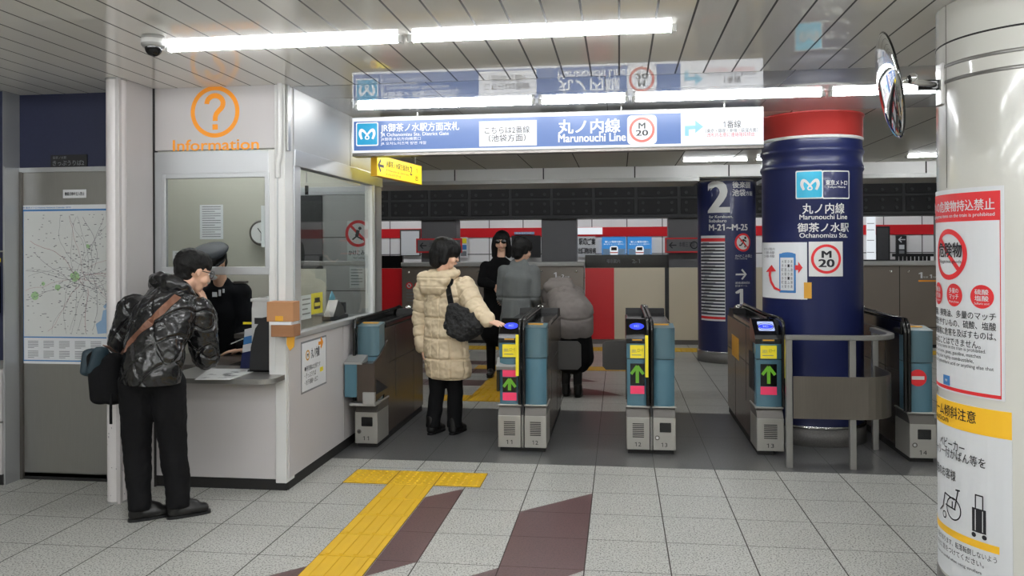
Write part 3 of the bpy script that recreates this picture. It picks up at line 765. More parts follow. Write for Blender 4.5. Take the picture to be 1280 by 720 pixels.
def la(b):
    b.ptext(fr, '1', 692.5, 340.5, 695.5, 347, 'white_paper', bold=0.05); b.ptext(fr, '号車', 696.5, 345, 701, 347, 'white_paper'); b.ptext(fr, '2', 702, 343.2, 705.2, 347.2, 'white_paper', bold=0.05); b.ptext(fr, '号車', 706, 345, 712, 347, 'white_paper')
    b.prect(fr, 692, 348.2, 714, 349.2, 'pale_red')
    for px in (511.5, 522.5):
        u, v = fr.inv(px, 357); b.disc(fr, u, v, 0.055, 'white_paper', 0.001); b.ring(fr, u, v, 0.055, 0.036, 'red_print', 0.002); b.seg(fr, (u - .03, v + .03), (u + .03, v - .03), 0.012, 'red_print', 0.003); b.disc(fr, u, v, 0.016, 'ink', 0.0025)
    for k in range(4): b.prect(fr, 508, 363 + 4 * k, 526, 364.6 + 4 * k, 'ink_grey')
edge_box(-3.47, -0.548, 'long grey platform door case behind the waiting people', [-2.1, -1.33], la)
def lb(b):
    b.ptext(fr, '1', 1148.5, 340.5, 1152.5, 347.5, 'white_paper', bold=0.05); b.ptext(fr, '号車', 1154, 345.5, 1160, 347.5, 'white_paper'); b.ptext(fr, '1', 1162, 343.2, 1164.6, 347.6, 'white_paper', bold=0.05); b.ptext(fr, '号車', 1166, 345.5, 1170, 347.5, 'white_paper')
    b.prect(fr, 1148, 350.2, 1170, 352, 'orange')
edge_box(2.9, 6.8, 'grey platform door case right of the big blue column', [4.12], lb)
def leaf(x0, x1, label, reds, header=True):
    t = thing('platform_door', label, 'platform door', ((x0 + x1) / 2, YD + 0.2, 0), 'sliding platform edge doors')
    b = MB().box((x0, YD + 0.10, 0.07), (x1, YD + 0.22, 1.19), 'cream_door', 0.006); part('leaf', b, t)
    if reds: part('red_panel', MB().box((reds[0], YD + 0.092, 0.072), (reds[1], YD + 0.101, 1.188), 'red'), t, 'red end panel')
    part('kick_plate', MB().box((x0, YD + 0.085, 0.0), (x1, YD + 0.23, 0.07), 'steel_dark'), t)
    if header: part('top_screen', MB().box((x0, YD + 0.12, 1.19), (x1 - 0.0, YD + 0.2, 1.395), 'gloss_black'), t, 'black glass strip')
    return t
t = leaf(-0.535, 0.70, 'red and cream platform door behind the second gate', (-0.535, -0.083))
b = MB(); b.ptext(fr, '号車案内', 758, 324, 775, 329, 'ink_grey'); b.ptext(fr, '2-1', 790, 324, 800, 329, 'ink_grey'); b.v = [p + Vector((0, 0.118, 0)) for p in b.v]; part('lettering', b, t)
leaf(0.76, 2.88, 'plain cream platform door left of the round dark blue column', None, False)
leaf(-4.6, -3.49, 'red platform door at the end of the booth', (-3.95, -3.49))
solo('door_post', MB().box((0.70, YD + 0.1, 0), (0.76, YD + 0.2, 1.19), 'black').box((0.70, YD + 0.1, 1.19), (0.76, YD + 0.2, 1.395), 'gloss_black'), 'black post between two cream platform doors', 'post')
# ------------------------------------------------------------------ round columns
def base_ring(t, c, r):
    part('base_ring', MB().lathe([(0, 0), (r + 0.012, 0), (r + 0.012, 0.125), (r, 0.13), (0, 0.13)], (c[0], c[1], 0), 'granite_ring', 64), t, 'speckled grey stone base')
    part('base_trim', MB().lathe([(r, 0.13), (r + 0.014, 0.132), (r + 0.014, 0.15), (r, 0.152)], (c[0], c[1], 0), 'chrome', 64), t)

CB, RB = (1.519, 6.669), 0.380
t = thing('column', 'big round dark blue column with red top band and station name', 'column', (CB[0], CB[1], 0)); t['kind'] = 'thing'
cb = Cyl(CB, RB)
za, zb = cb.inv(1016, 146)[1], cb.inv(1016, 172)[1]
zr1, zr2 = cb.inv(1016, 186)[1], cb.inv(1016, 207)[1]
prof = [(RB - 0.003, 0.15)]
for z in (zr2, zr1): prof += [(RB - 0.003, z - 0.03), (RB + 0.006, z - 0.016), (RB + 0.010, z), (RB + 0.006, z + 0.016), (RB - 0.003, z + 0.03)]
part('shaft', MB().lathe(prof + [(RB - 0.003, zb)], (CB[0], CB[1], 0), 'navy', 96), t)
part('top_band', MB().lathe([(RB, zb), (RB + 0.004, zb + 0.002), (RB + 0.004, zb + 0.022), (RB, zb + 0.024)], (CB[0], CB[1], 0), 'white_plain', 96).lathe([(RB, zb + 0.022), (RB + 0.002, zb + 0.024), (RB + 0.002, ZC - 0.02), (RB + 0.012, ZC - 0.019), (RB + 0.012, ZC - .002)], (CB[0], CB[1], 0), 'band_red', 96), t, 'red band over a white line')
base_ring(t, CB, RB)
b = MB()
for i, (x0, x1, mt) in enumerate(((995, 1028, 'cyan'), (1028, 1061, 'navy'))):
    b.prrect(cb, 994.5 if not i else 1027.5, 213, 1028.5 if not i else 1061.5, 248.5, 0.012, 'white_plain', 0.001); b.prrect(cb, x0 + .8, 214.5, x1 - 0.6, 247, 0.010, mt, 0.002)
u0, v0, u1, v1 = b.uv(cb, 1001, 219, 1024, 242); metro_mark(b, cb, (u0 + u1) / 2, (v0 + v1) / 2, u1 - u0, 'white_plain', 0.003)
b.ptext(cb, '東京メトロ', 1032, 225, 1058.5, 231.5, 'white_plain', n=0.003, bold=0.03); b.ptext(cb, 'Tokyo Metro', 1034, 232.5, 1056.5, 235.5, 'white_plain', n=0.003, bold=0.03)
part('metro_logo', b, t, 'cyan and navy logo plate'); b = MB()
b.ptext(cb, '丸ノ内線', 1003, 254, 1055, 267, 'white_plain', bold=0.02); b.ptext(cb, 'Marunouchi Line', 999.5, 268, 1058.5, 274, 'white_plain', bold=0.02)
b.ptext(cb, '御茶ノ水駅', 997, 278.5, 1060.5, 290, 'white_plain', bold=0.02); b.ptext(cb, 'Ochanomizu Sta.', 999.5, 291, 1059, 297, 'white_plain', bold=0.02)
part('lettering', b, t)
b = MB(); u0, v0, u1, v1 = b.uv(cb, 1011, 302, 1053, 345.5)
t = thing('station_number_plate', 'white square plate with red ring reading M 20 on blue column', 'sign', cb.P((u0 + u1) / 2, v0, 0.002))
b.slab(cb, u0, v0, u1, v1, 0.004, 'white_plain'); part('plate', b, t)
b = MB(); u, v, s = (u0 + u1) / 2, (v0 + v1) / 2, u1 - u0
b.ring(cb, u, v, s * .44, s * .36, 'red_print', 0.005); b.text(cb, 'M', u - s * .13, v + s * .04, u + s * .13, v + s * .24, 'ink', 0.006, 0.05); b.text(cb, '20', u - s * .22, v - s * .24, u + s * .22, v - s * .01, 'ink', 0.006, 0.045); part('lettering', b, t)
# home-made notice on the column
b = MB(); u0, v0, u1, v1 = b.uv(cb, 953.6, 303, 1009, 373.5)
t = thing('paper_notice', 'white paper notice with blue drum and red arrows taped to blue column', 'notice', cb.P((u0 + u1) / 2, v0, 0.002))
b.slab(cb, u0, v0, u1, v1, 0.003, 'white_paper'); part('sheet', b, t)
b = MB(); P_ = lambda x, y: cb.inv(x, y)
b.prrect(cb, 974.5, 317, 995, 366, 0.006, 'map_blue', 0.004); b.prrect(cb, 976, 322, 992.5, 363, 0.004, 'white_paper', 0.005)
u, v = P_(984.7, 318); b.disc(cb, u, v, 0.058, 'map_blue', 0.0055, 24, 0.28)
for k in range(4): 
    for j in range(7): b.ptext(cb, '大手町駅方面ホーム連絡通路'[k * 3 + j % 3], 977.5 + 3.7 * k, 325 + 5.2 * j, 980 + 3.7 * k, 329 + 5.2 * j, 'ink', n=0.006)
stroke(b, cb, [P_(*p) + (w,) for p, w in (((976, 363), .014), ((969, 360), .022), ((964.5, 352), .026), ((963, 344), .03), ((963.5, 338), .03))], 'red_print', 0.006)
b.poly(cb, [P_(958.5, 340), P_(971, 339), P_(965.5, 331)], 'red_print', 0.007)
b.poly(cb, [P_(994, 331.5), P_(994, 337.5), P_(998, 337.5), P_(998, 342), P_(1003.5, 334.5), P_(998, 327), P_(998, 331.5)], 'red_print', 0.007)
for k in range(3): b.ptext(cb, ('のりば案内', '1番線', '2番線')[k], 956, 309.5 + 4.5 * k, 969, 313 + 4.5 * k, 'ink_grey', n=0.005)
part('print', b, t)
b = MB(); b.slab(cb, *b.uv(cb, 1005, 353, 1014.5, 373), 0.0045, 'gold_sticker'); part('tape', b, t, 'yellow tape at the lower right corner')

CS, RS = (1.417, 11.01), 0.376
t = thing('column', 'round dark blue column with a large white numeral 2', 'column', (CS[0], CS[1], 0)); t['kind'] = 'thing'
cs = Cyl(CS, RS)
part('shaft', MB().lathe([(RS, 0.15), (RS, 2.36)], (CS[0], CS[1], 0), 'navy', 64), t)
part('column_head', MB().lathe([(RS - 0.03, 2.36), (RS - 0.03, 2.384)], (CS[0], CS[1], 0), 'steel_dark', 64), t)
base_ring(t, CS, RS)
b = MB()
b.ptext(cs, '2', 886, 227, 910.5, 265, 'white_plain', bold=0.045); b.ptext(cs, '後楽園', 915.5, 227, 937.5, 235, 'white_plain', bold=0.03); b.ptext(cs, '池袋', 915.5, 236.5, 931.5, 245, 'white_plain', bold=0.03); b.ptext(cs, '方面', 932, 239, 940, 244.5, 'white_plain', bold=0.02)
b.ptext(cs, 'for Korakuen,', 886.5, 269, 916, 273, 'white_plain', bold=0.02); b.ptext(cs, 'Ikebukuro', 886.5, 274, 908, 278, 'white_plain', bold=0.02); b.ptext(cs, 'M-21~M-25', 886.5, 280, 934, 288, 'white_plain', bold=0.045)
part('lettering', b, t); b = MB()
u, v = cs.inv(929, 303); b.disc(cs, u, v, 0.118, 'white_plain', 0.002); b.ring(cs, u, v, 0.118, 0.092, 'red_print', 0.003)
rp = lambda *p: [(u + a * .1, v + c * .1) for a, c in p]
b.disc(cs, u + .03, v + .058, 0.017, 'ink', 0.004); b.poly(cs, rp((.15, .4), (-.05, .45), (-.2, -.05), (.1, -.1)), 'ink', 0.004)
for pq in (((.1, .3), (.45, .1)), ((0, .35), (-.4, .15)), ((0, -.05), (.3, -.35)), ((.3, -.35), (.2, -.65)), ((-.1, -.05), (-.35, -.4)), ((-.35, -.4), (-.6, -.35))): b.seg(cs, *rp(*pq), .018, 'ink', 0.0045)
b.seg(cs, (u - .075, v + .075), (u + .075, v - .075), .016, 'red_print', 0.006)
part('no_running_symbol', b, t, 'red ring round a running figure'); b = MB()
b.ptext(cs, 'かけこみ禁止', 919, 318, 940, 322, 'white_plain'); b.ptext(cs, 'No running', 919, 322.5, 934, 324.5, 'white_plain')
u, v = cs.inv(926.5, 343); arrow(b, cs, u, v, 0.15, 0, 'white_plain', 0.002, 0.15)
b.ptext(cs, '連絡通路経由', 919, 352, 937, 355, 'white_plain'); b.ptext(cs, '荻窪ホーム', 919, 356, 934, 358.5, 'white_plain'); b.ptext(cs, '1', 920, 361.5, 928, 380, 'white_plain', bold=0.04); b.ptext(cs, '番線', 919, 382, 926, 385, 'white_plain')
part('lettering', b, t)
b = MB(); u0, v0, u1, v1 = b.uv(cs, 877, 294.5, 906.5, 401)
t = thing('station_list', 'tall white station list with dark rows on column numbered 2', 'sign', cs.P((u0 + u1) / 2, v0, 0.002))
b.slab(cs, u0, v0, u1, v1, 0.006, 'white_paper'); part('plate', b, t)
b = MB(); H = v1 - v0
b.rect(cs, u0, v1 - H * .07, u1, v1 - H * .03, 'red_print', 0.007); b.rect(cs, u0, v0 + H * .02, u1, v0 + H * .05, 'red_print', 0.007)
for k in range(22):
    y = v0 + H * (.07 + .86 * k / 22); b.rect(cs, u0 + .004, y, u1 - .004, y + H * .019, 'ink' if k % 3 else 'navy_panel', 0.007); b.rect(cs, u0 + .02 + .02 * (k % 4), y + H * .021, u0 + .12 + .03 * (k % 5), y + H * .03, 'ink_grey', 0.007)
part('print', b, t)

# near pillar at the right edge, clad in pale glossy panels
CP, RP = (1.7546, 3.6905), 0.37
cp = Cyl(CP, RP)
mat('pillar_panel', srgb(206, 205, 198), 0.16, coat=0.3, noise=0.02, nscale=2)
t = thing('column', 'near round pale glossy pillar carrying posters at right edge', 'column', (CP[0], CP[1], 0)); t['kind'] = 'thing'
part('shaft', MB().lathe([(RP, 0), (RP, ZC - .002)], (CP[0], CP[1], 0), 'pillar_panel', 96), t)
zs = [cp.inv(1230, y)[1] for y in (39, 69, 90)]
part('panel_joint', MB().lathe([(RP, zs[0] - .004), (RP + .0012, zs[0] - .003), (RP + .0012, zs[0] + .003), (RP, zs[0] + .004)], (CP[0], CP[1], 0), 'joint', 96)
     .rect(cp, cp.inv(1183, 100)[0] - .002, 1.75, cp.inv(1183, 100)[0] + .002, ZC, 'joint', 0.001).rect(cp, 0.19, 0.52, 0.56, 0.524, 'joint', 0.001).rect(cp, 0.19, 1.30, 0.56, 1.304, 'joint', 0.001).rect(cp, 0.19, 1.69, 0.56, 1.694, 'joint', 0.001), t)
for z in zs[1:]: part('steel_band', MB().lathe([(RP, z - .008), (RP + .002, z - .007), (RP + .002, z + .007), (RP, z + .008)], (CP[0], CP[1], 0), 'steel', 96), t, 'thin bright steel band')
part('plinth', MB().lathe([(RP, 0), (RP + .008, 0), (RP + .008, .08), (RP, .085)], (CP[0], CP[1], 0), 'granite_ring', 96), t)

# upper poster
ux, vb = cp.inv(1257, 502); _, vt = cp.inv(1257, 231.5)
def U(x, y): return cp.inv(x, y)[0]
def Zp(x, y): return cp.inv(x, y)[1]
t = thing('poster', 'white poster with red heading banning dangerous goods on pale pillar', 'poster', cp.P(ux - .25, vb, 0.003))
ul = ux - 0.56
b = MB(); b.slab(cp, ul, vb, ux, vt, 0.004, 'white_paper'); part('sheet', b, t)
b = MB(); b.rect(cp, ul + .03, Zp(1250, 275), U(1250, 260), Zp(1250, 238), 'red_print', 0.005); ur = U(1252, 400)
zt2, zb2 = Zp(1250, 238), Zp(1250, 499)
b.rect(cp, ur - .003, zb2, ur, zt2, 'red_print', 0.005); b.rect(cp, ul + .03, zb2, ur, zb2 + .014, 'red_print', 0.005)
part('border', b, t)
b = MB(); uR = U(1244, 252); zt_, zb_ = Zp(1244, 247.5), Zp(1244, 262)
b.text(cp, '車内への危険物持込禁止', uR - 0.46, zb_, uR, zt_, 'white_paper', 0.006, 0.02); b.text(cp, 'Carrying dangerous items on the train is prohibited', uR - 0.44, Zp(1244, 271), uR, Zp(1244, 265), 'white_paper', 0.006, 0.01)
part('heading_text', b, t); b = MB()
u, v = U(1187, 315), Zp(1187, 318); r_ = 0.108
b.ring(cp, u, v, r_, r_ * .80, 'red_print', 0.006, sy=1.0); b.seg(cp, (u - r_ * .62, v + r_ * .62), (u + r_ * .62, v - r_ * .62), .02, 'red_print', 0.0055); b.text(cp, '危険物', u - .082, v - .012, u + .082, v + .05, 'ink', 0.007, 0.03); b.text(cp, 'Dangerous goods', u - .08, v - .04, u + .08, v - .022, 'ink', 0.007)
part('prohibition_symbol', b, t, 'red ring and slash over black characters')
zc = Zp(1229, 371); uu = [U(1228, 370) - .135 * k for k in range(4)]
for k, (a, c, l3) in enumerate((('硫酸', '塩酸', 'Sulfuric acid'), ('多量の', 'マッチ', 'Matches'), ('揮発油', '灯油', 'Gasoline'), ('火薬', '花火', 'Powder'))):
    b = MB(); b.disc(cp, uu[k], zc, 0.048, 'red_print', 0.006); b.text(cp, a, uu[k] - .028, zc + .008, uu[k] + .028, zc + .03, 'white_paper', 0.007, 0.02); b.text(cp, c, uu[k] - .028, zc - .018, uu[k] + .028, zc + .004, 'white_paper', 0.007, 0.02); b.text(cp, l3, uu[k] - .03, zc - .032, uu[k] + .03, zc - .023, 'white_paper', 0.007); part('red_disc', b, t, 'red disc with white characters')
b = MB()
uR = U(1246, 400)
for k, s in enumerate(('火薬類、揮発油、多量のマッチ', 'など燃えやすいもの、硫酸、塩酸', 'その他乗客に危害を及ぼすものは、', '持ち込むことはできません。')):
    y = 396 + 12.3 * k; b.text(cp, s, uR - 0.42, Zp(1240, y + 5), uR - (.0 if k < 3 else .06), Zp(1240, y - 5), 'ink', 0.006, 0.01)
for k, s in enumerate(('Carrying dangerous items on the train is prohibited.', 'Explosives, kerosene, gases, gasoline, matches', 'and anything else highly combustible,', 'sulfuric acid, hydrochloric acid or anything else that')):
    y = 441 + 7.0 * k; w = (.39, .37, .34, .42)[k]; b.text(cp, s, uR - 0.43, Zp(1240, y + 3), uR - .43 + w, Zp(1240, y - 3), 'ink', 0.006)
b.prect(cp, 1181, 469, 1189, 481, 'map_blue', 0.006); u0, v0, u1, v1 = b.uv(cp, 1182, 470, 1188, 480); metro_mark(b, cp, (u0 + u1) / 2, (v0 + v1) / 2, .016, 'white_paper', 0.007)
part('print', b, t)

# lower poster
ux = cp.inv(1265.5, 560)[0]; vt = Zp(1265, 515.5); vb = 0.10; ul = ux - 0.6
t = thing('poster', 'white poster with yellow heading and wheelchair picture on lower pillar', 'poster', cp.P(ux - .3, vb, 0.003))
b = MB(); b.slab(cp, ul, vb, ux, vt, 0.004, 'white_paper'); part('sheet', b, t)
b = MB(); b.rect(cp, ul, Zp(1264, 550), ux, vt, 'yellow_paint', 0.005)
z0 = Zp(1228, 680); uw = U(1250, 684)
k0 = [(ul + .05 + (uw - ul - .05) * i / 10) for i in range(11)]
k1 = [z0 + 0.03 - 0.03 * max(0, 1) + 0.0 * i for i in range(11)]
part('heading', b, t, 'yellow heading')
b = MB(); b.rect(cp, ul + .05, Zp(1240, 690.5), uw, Zp(1240, 681), 'yellow_paint', 0.005); part('ramp_line', b, t, 'yellow ramp line')
b = MB(); uR = U(1221, 525)
b.text(cp, 'ホーム傾斜注意', uR - .32, Zp(1215, 529), uR, Zp(1215, 513.5), 'ink', 0.006, 0.015); b.text(cp, 'Caution', U(1174, 520) - .06, Zp(1180, 525), U(1187, 520), Zp(1180, 517), 'ink', 0.006)
for s, xr, y, w in (('ベビーカー', 1207, 557, .17), ('キャリー付かばん等を', 1233, 577, .36), ('ご利用のお客様', 1196, 590, .24)):
    uR = U(xr, y); b.text(cp, s, uR - w, Zp(xr - 12, y + 6.5), uR, Zp(xr - 12, y - 6.5), 'ink', 0.006, 0.008)
# wheelchair
wx = lambda x, y: (U(x, y), Zp(1195, y))
u, v = wx(1193, 637); b.ring(cp, u, v, .048, .042, 'ink', 0.006); u2, v2 = wx(1182.5, 650); b.ring(cp, u2, v2, .016, .011, 'ink', 0.006)
for a_, c_ in (((1196, 612), (1201.5, 611)), ((1195, 636), (1199, 612)), ((1183, 622), (1195, 625)), ((1183, 622), (1181, 640)), ((1184, 636), (1196, 637)), ((1181, 640), (1177.5, 648)), ((1192, 628), (1192, 637))): b.seg(cp, wx(*a_), wx(*c_), .0065, 'ink', 0.0062)
# suitcase
wx = lambda x, y: (U(x, y), Zp(1225, y))
a_ = wx(1216.5, 666); c_ = wx(1233.5, 636); b.rect(cp, a_[0], a_[1], c_[0], c_[1], 'ink', 0.006)
for x in (1220.5, 1229.5): b.seg(cp, wx(x, 664), wx(x, 638), .003, 'white_paper', 0.0068); b.seg(cp, wx(x, 636), wx(x, 619.5), .005, 'ink', 0.006)
b.seg(cp, wx(1220, 619.5), wx(1230, 619.5), .006, 'ink', 0.0064)
for x in (1218.5, 1231.5): u, v = wx(x, 670); b.disc(cp, u, v, .010, 'ink', 0.006, 14)
uR = U(1247, 700)
for k, s in enumerate(('勾配があります、転落転倒しないよう', '充分に気をつけてください。')):
    y = 697 + 11 * k; b.text(cp, s, uR - .36, Zp(1235, y + 4), uR - .05 * k, Zp(1235, y - 4), 'ink', 0.006)
b.text(cp, 'Please be careful when using strollers', uR - .36, Zp(1235, 722), uR - .06, Zp(1235, 717), 'ink', 0.006)
part('print', b, t)

# convex mirror on a bracket from the pillar, seen nearly edge-on
mc = (PY(1103, 45, 3.42) + PY(1124, 170, 3.36)) / 2; ax = Vector((-0.985, 0.16, -0.17)).normalized()
t = thing('convex_mirror', 'round convex mirror seen edge-on, bracketed to the near pillar', 'mirror', mc)
R_ = 0.212
part('mirror_face', MB().lathe([(R_ * sin(a), 0.035 * (cos(a * 1.0) - cos(pi / 2)) / 1.0) for a in [pi / 2 * k / 12 for k in range(13)]], mc, 'mirror', 48, axis=ax), t)
part('backing', MB().lathe([(0.0, -0.02), (R_ * .6, -0.018), (R_, -0.004), (R_ + .004, 0.0), (R_, 0.004)], mc, 'gloss_black', 48, axis=ax), t)
pb = cp.P(U(1177, 105), Zp(1177, 106), 0.0)
b = MB().tube([mc - ax * .015, mc - ax * .05 + Vector((0, 0, .01)), pb + Vector((-.03, 0, 0.0))], 0.013, 'chrome', 8)
b.ball(mc - ax * .07 + Vector((0.01, 0, .012)), .022, 'chrome', 10); b.tube([pb + Vector((-.10, 0, 0)), pb + Vector((-.005, 0, 0))], 0.02, 'gloss_black', 8, rx=(0.02, 0.045))
part('arm', b, t); part('bracket_plate', MB().box(pb + Vector((-.014, -.03, -.09)), pb + Vector((.012, .03, .09)), 'steel', 0.004), t)

# ------------------------------------------------------------------ dome camera
c = PZ(192, 53, 2.50); c.z = ZC
t = thing('dome_camera', 'grey dome security camera on the ceiling', 'camera', (c.x, c.y, ZC - .12))
part('housing', MB().lathe([(0, 0), (.052, 0), (.056, -.012), (.056, -.046), (.048, -.056), (0, -.058)], c, 'steel_soft', 32), t)
part('label_band', MB().lathe([(.0562, -.018), (.0568, -.019), (.0568, -.038), (.0562, -.039)], c, 'white_plain', 32), t)
part('dome', MB().lathe([(.040 * sin(a), -.056 - .042 * (1 - (1 - cos(a)) )) for a in [pi / 2 * k / 8 for k in range(9)]], c, 'gloss_black', 32), t)

# ------------------------------------------------------------------ tactile paving
def dots(b, x0, y0, x1, y1, nx=5):
    s = (x1 - x0) / nx; ny = max(1, round((y1 - y0) / s))
    for i in range(nx):
        for j in range(ny):
            x, y = x0 + s * (i + .5), y0 + (y1 - y0) * (j + .5) / ny; b.cone((x, y, .005), (x, y, .010), .012, .008, 'tactile', 8)
def bars(b, x0, y0, x1, y1, n=4):
    s = (x1 - x0) / n
    for i in range(n): x = x0 + s * (i + .5); b.box((x - .011, y0 + .012, .005), (x + .011, y1 - .012, .0095), 'tactile', .003, seg=1)
mat('tactile_joint', srgb(96, 74, 24), .8)
mat('tactile', srgb(208, 166, 16), 0.5, noise=0.06, nscale=10)
mat('tactile_old', srgb(204, 160, 40), 0.5, noise=0.1, nscale=10)
t = thing('tactile_paving', 'yellow tactile path with T-shaped head in front of the gates', 'tactile paving', (-1.32, 4.9, 0))
part('bedding', MB().box((-1.776, 4.99, 0), (-.874, 5.30, .0025), 'tactile_joint').box((-1.474, 2.28, 0), (-1.174, 4.99, .0025), 'tactile_joint'), t, 'dark joint lines')
for x in (-1.774, -1.474, -1.174):
    b = MB().box((x + .003, 4.993, 0), (x + .297, 5.297, .005), 'tactile', .002, seg=1); dots(b, x + .01, 5.0, x + .29, 5.29, 6); part('dotted_block', b, t)
for k in range(9):
    y = 4.69 - .3 * k; b = MB().box((-1.471, y + .003, 0), (-1.177, y + .297, .005), 'tactile', .002, seg=1); bars(b, -1.465, y, -1.183, y + .3); part('barred_block', b, t)
t = thing('tactile_paving', 'worn yellow tactile path beyond the gates behind the cream-coated woman', 'tactile paving', (-1.35, 9, 0))
for x in (-1.80, -1.50, -1.20): b = MB().box((x + .003, 7.80, 0), (x + .297, 8.10, .005), 'tactile_old'); dots(b, x + .01, 7.81, x + .29, 8.09); part('dotted_block', b, t)
for k in range(6): y = 8.1 + .3 * k; b = MB().box((-1.5, y + .003, 0), (-1.2, y + .297, .005), 'tactile_old'); bars(b, -1.5, y, -1.2, y + .3); part('barred_block', b, t)
b = MB()
for k in range(8): x = -1.8 + .3 * k; b.box((x, 9.90, 0), (x + .297, 10.2, .005), 'tactile_old')
part('cross_strip', b, t)
b = MB().box((-6, 11.80, 0), (6.9, 12.10, .005), 'tactile')
for k in range(34): dots(b, -2.6 + .15 * k, 11.8, -2.45 + .15 * k, 12.1, 2)
tag(link_mesh('tactile_paving', b.box((-6, 12.13, 0), (6.9, 12.25, .004), 'tactile')), 'yellow tactile warning strip along the platform edge', 'tactile paving')

# ------------------------------------------------------------------ stainless guard rail round the foot of the blue column
mat('rail_panel', srgb(120, 114, 106), 0.32, metal=0.75, noise=0.12, nscale=5, stretch=(40, 40, 1))
t = thing('guard_rail', 'stainless guard rail with curved panel in front of the big blue column', 'guard rail', (1.4, 5.72, 0))
pz = lambda x, y, Yv: PY(x, y, Yv)
zt = pz(1020, 422, 5.70).z; xa, xb = 1.14, 1.70
for x, y in ((1.142, 5.695), (1.555, 5.695), (1.87, 6.26)):
    part('post', MB().box((x - .021, y - .021, 0), (x + .021, y + .021, zt - .012), 'steel', .004), t)
arc = [(1.14 - .02, 5.695)] + [(x, 5.695) for x in (1.3, 1.5, 1.62)] + [(1.62 + .25 * sin(a), 5.945 - .25 * cos(a)) for a in [pi / 2 * k / 8 for k in range(1, 9)]] + [(1.87, 6.1), (1.87, 6.30)]
part('top_rail', MB().tube([(x, y, zt) for x, y in arc], .02, 'steel', 12, rx=(.05, .034)), t)
z0, z1 = pz(1030, 524, 5.67).z, pz(1030, 471, 5.67).z
vs = []; pan = [(x, y - .028 if y < 5.7 else y) for x, y in arc[1:]]; pan = [(1.165, 5.667), (1.4, 5.667), (1.60, 5.667)] + [(1.60 + .27 * sin(a), 5.937 - .27 * cos(a)) for a in [pi / 2 * k / 8 for k in range(1, 9)]] + [(1.87, 6.24)]
for x, y in pan: vs += [(x, y, z0), (x, y, z1)]
inner = [(x - (0.006 if y > 5.68 else 0), y + .006, z) for x, y, z in vs]; k = len(vs); n = len(pan)
b = MB(); b.add(vs + inner, [[2 * i, 2 * i + 2, 2 * i + 3, 2 * i + 1] for i in range(n - 1)] + [[k + 2 * i, k + 2 * i + 1, k + 2 * i + 3, k + 2 * i + 2] for i in range(n - 1)] + [[2 * i + 1, 2 * i + 3, k + 2 * i + 3, k + 2 * i + 1] for i in range(n - 1)] + [[2 * i, k + 2 * i, k + 2 * i + 2, 2 * i + 2] for i in range(n - 1)], 'rail_panel', False)
part('panel', b, t)
# ------------------------------------------------------------------ information booth
YB, XB = 4.78, -2.05
booth = thing('information_booth', 'white information booth with counter window and orange question mark', 'booth', (-2.5, 5.6, 0))
t = booth
b = MB().box((-2.93, YB, 2.135), (-2.10, YB + .05, ZC), 'white_panel', .003); part('fascia', b, t)
fr = Plane((0, YB, 0), (1, 0, 0), (0, 0, 1))
fas = C.objects['fascia']
b = MB(); u0, v0, u1, v1 = b.uv(fr, 238.5, 108.5, 299.5, 171); u, v = (u0 + u1) / 2, (v0 + v1) / 2; r_ = (u1 - u0) / 2
b.ring(fr, u, v, r_, r_ * .83, 'orange', .0015); part('ring', b, fas, 'orange ring')
k_ = r_ / 31.0; q_ = lambda a, c: (u + a * k_, v + c * k_)
stroke_pts = [(-10.5, 9.5)] + [(10.3 * cos(a) + 0.0, 10 + 9.3 * sin(a)) for a in [pi - .15 - (pi + .55) * i / 14 for i in range(15)]] + [(5.2, 1.5), (1.6, -2.5), (0.3, -6.5), (0.2, -11)]
b = MB(); L_ = []; R_ = []
for i, (a, c) in enumerate(stroke_pts):
    p0, p1 = stroke_pts[max(i - 1, 0)], stroke_pts[min(i + 1, len(stroke_pts) - 1)]; dx, dy = p1[0] - p0[0], p1[1] - p0[1]; l = hypot(dx, dy); L_.append(q_(a - dy / l * 3.1, c + dx / l * 3.1)); R_.append(q_(a + dy / l * 3.1, c - dx / l * 3.1))
n_ = len(L_); b.flat(fr, L_ + R_, [[n_ + i, n_ + i + 1, i + 1, i] for i in range(n_ - 1)], 'orange', .0015); b.rect(fr, *q_(-3.3, -21.5), *q_(3.5, -15), 'orange', .0015); part('question_mark', b, fas, 'orange question mark')
b = MB(); b.ptext(fr, 'Information', 216.5, 174, 323.5, 187.8, 'orange', bold=.02); part('lettering', b, fas, 'orange word Information')
# side return and corner
part('return_panel', MB().box((-2.98, 4.42, 0), (-2.935, YB + .02, ZC), 'white_panel', .003).box((-2.936, YB - .012, 0), (-2.926, YB + .03, ZC), 'joint'), t)
part('lower_front_panel', MB().box((-2.926, YB, .07), (-2.083, YB + .05, .69), 'white_panel', .003).box((-2.926, YB + .01, 0), (-2.06, YB + .06, .07), 'kick').box((-2.083, YB + .006, .07), (-2.074, YB + .05, .69), 'joint'), t)
# front window frame
zf0, zf1 = 1.345, 1.395
b = MB()
b.box((-2.93, YB - .005, 1.962), (-2.165, YB + .05, 2.125), 'aluminium', .004); b.box((-2.93, YB - .005, .70), (-2.868, YB + .05, 1.97), 'aluminium', .004)
b.box((-2.168, YB - .005, .70), (-2.125, YB + .05, 2.125), 'white_plain', .004)
b.box((-2.88, YB - .012, zf0), (-2.16, YB + .03, zf1), 'aluminium', .004); b.box((-2.87, YB - .008, 1.955), (-2.16, YB + .02, 1.985), 'aluminium', .003); b.box((-2.878, YB - .01, zf0), (-2.85, YB + .02, 1.985), 'aluminium', .003); b.box((-2.19, YB - .01, zf0), (-2.16, YB + .02, 1.985), 'aluminium', .003)
part('front_window_frame', b, t)
part('front_window_pane', MB().box((-2.85, YB + .002, zf1), (-2.19, YB + .008, 1.957), 'glass'), t, 'clear glass upper pane')
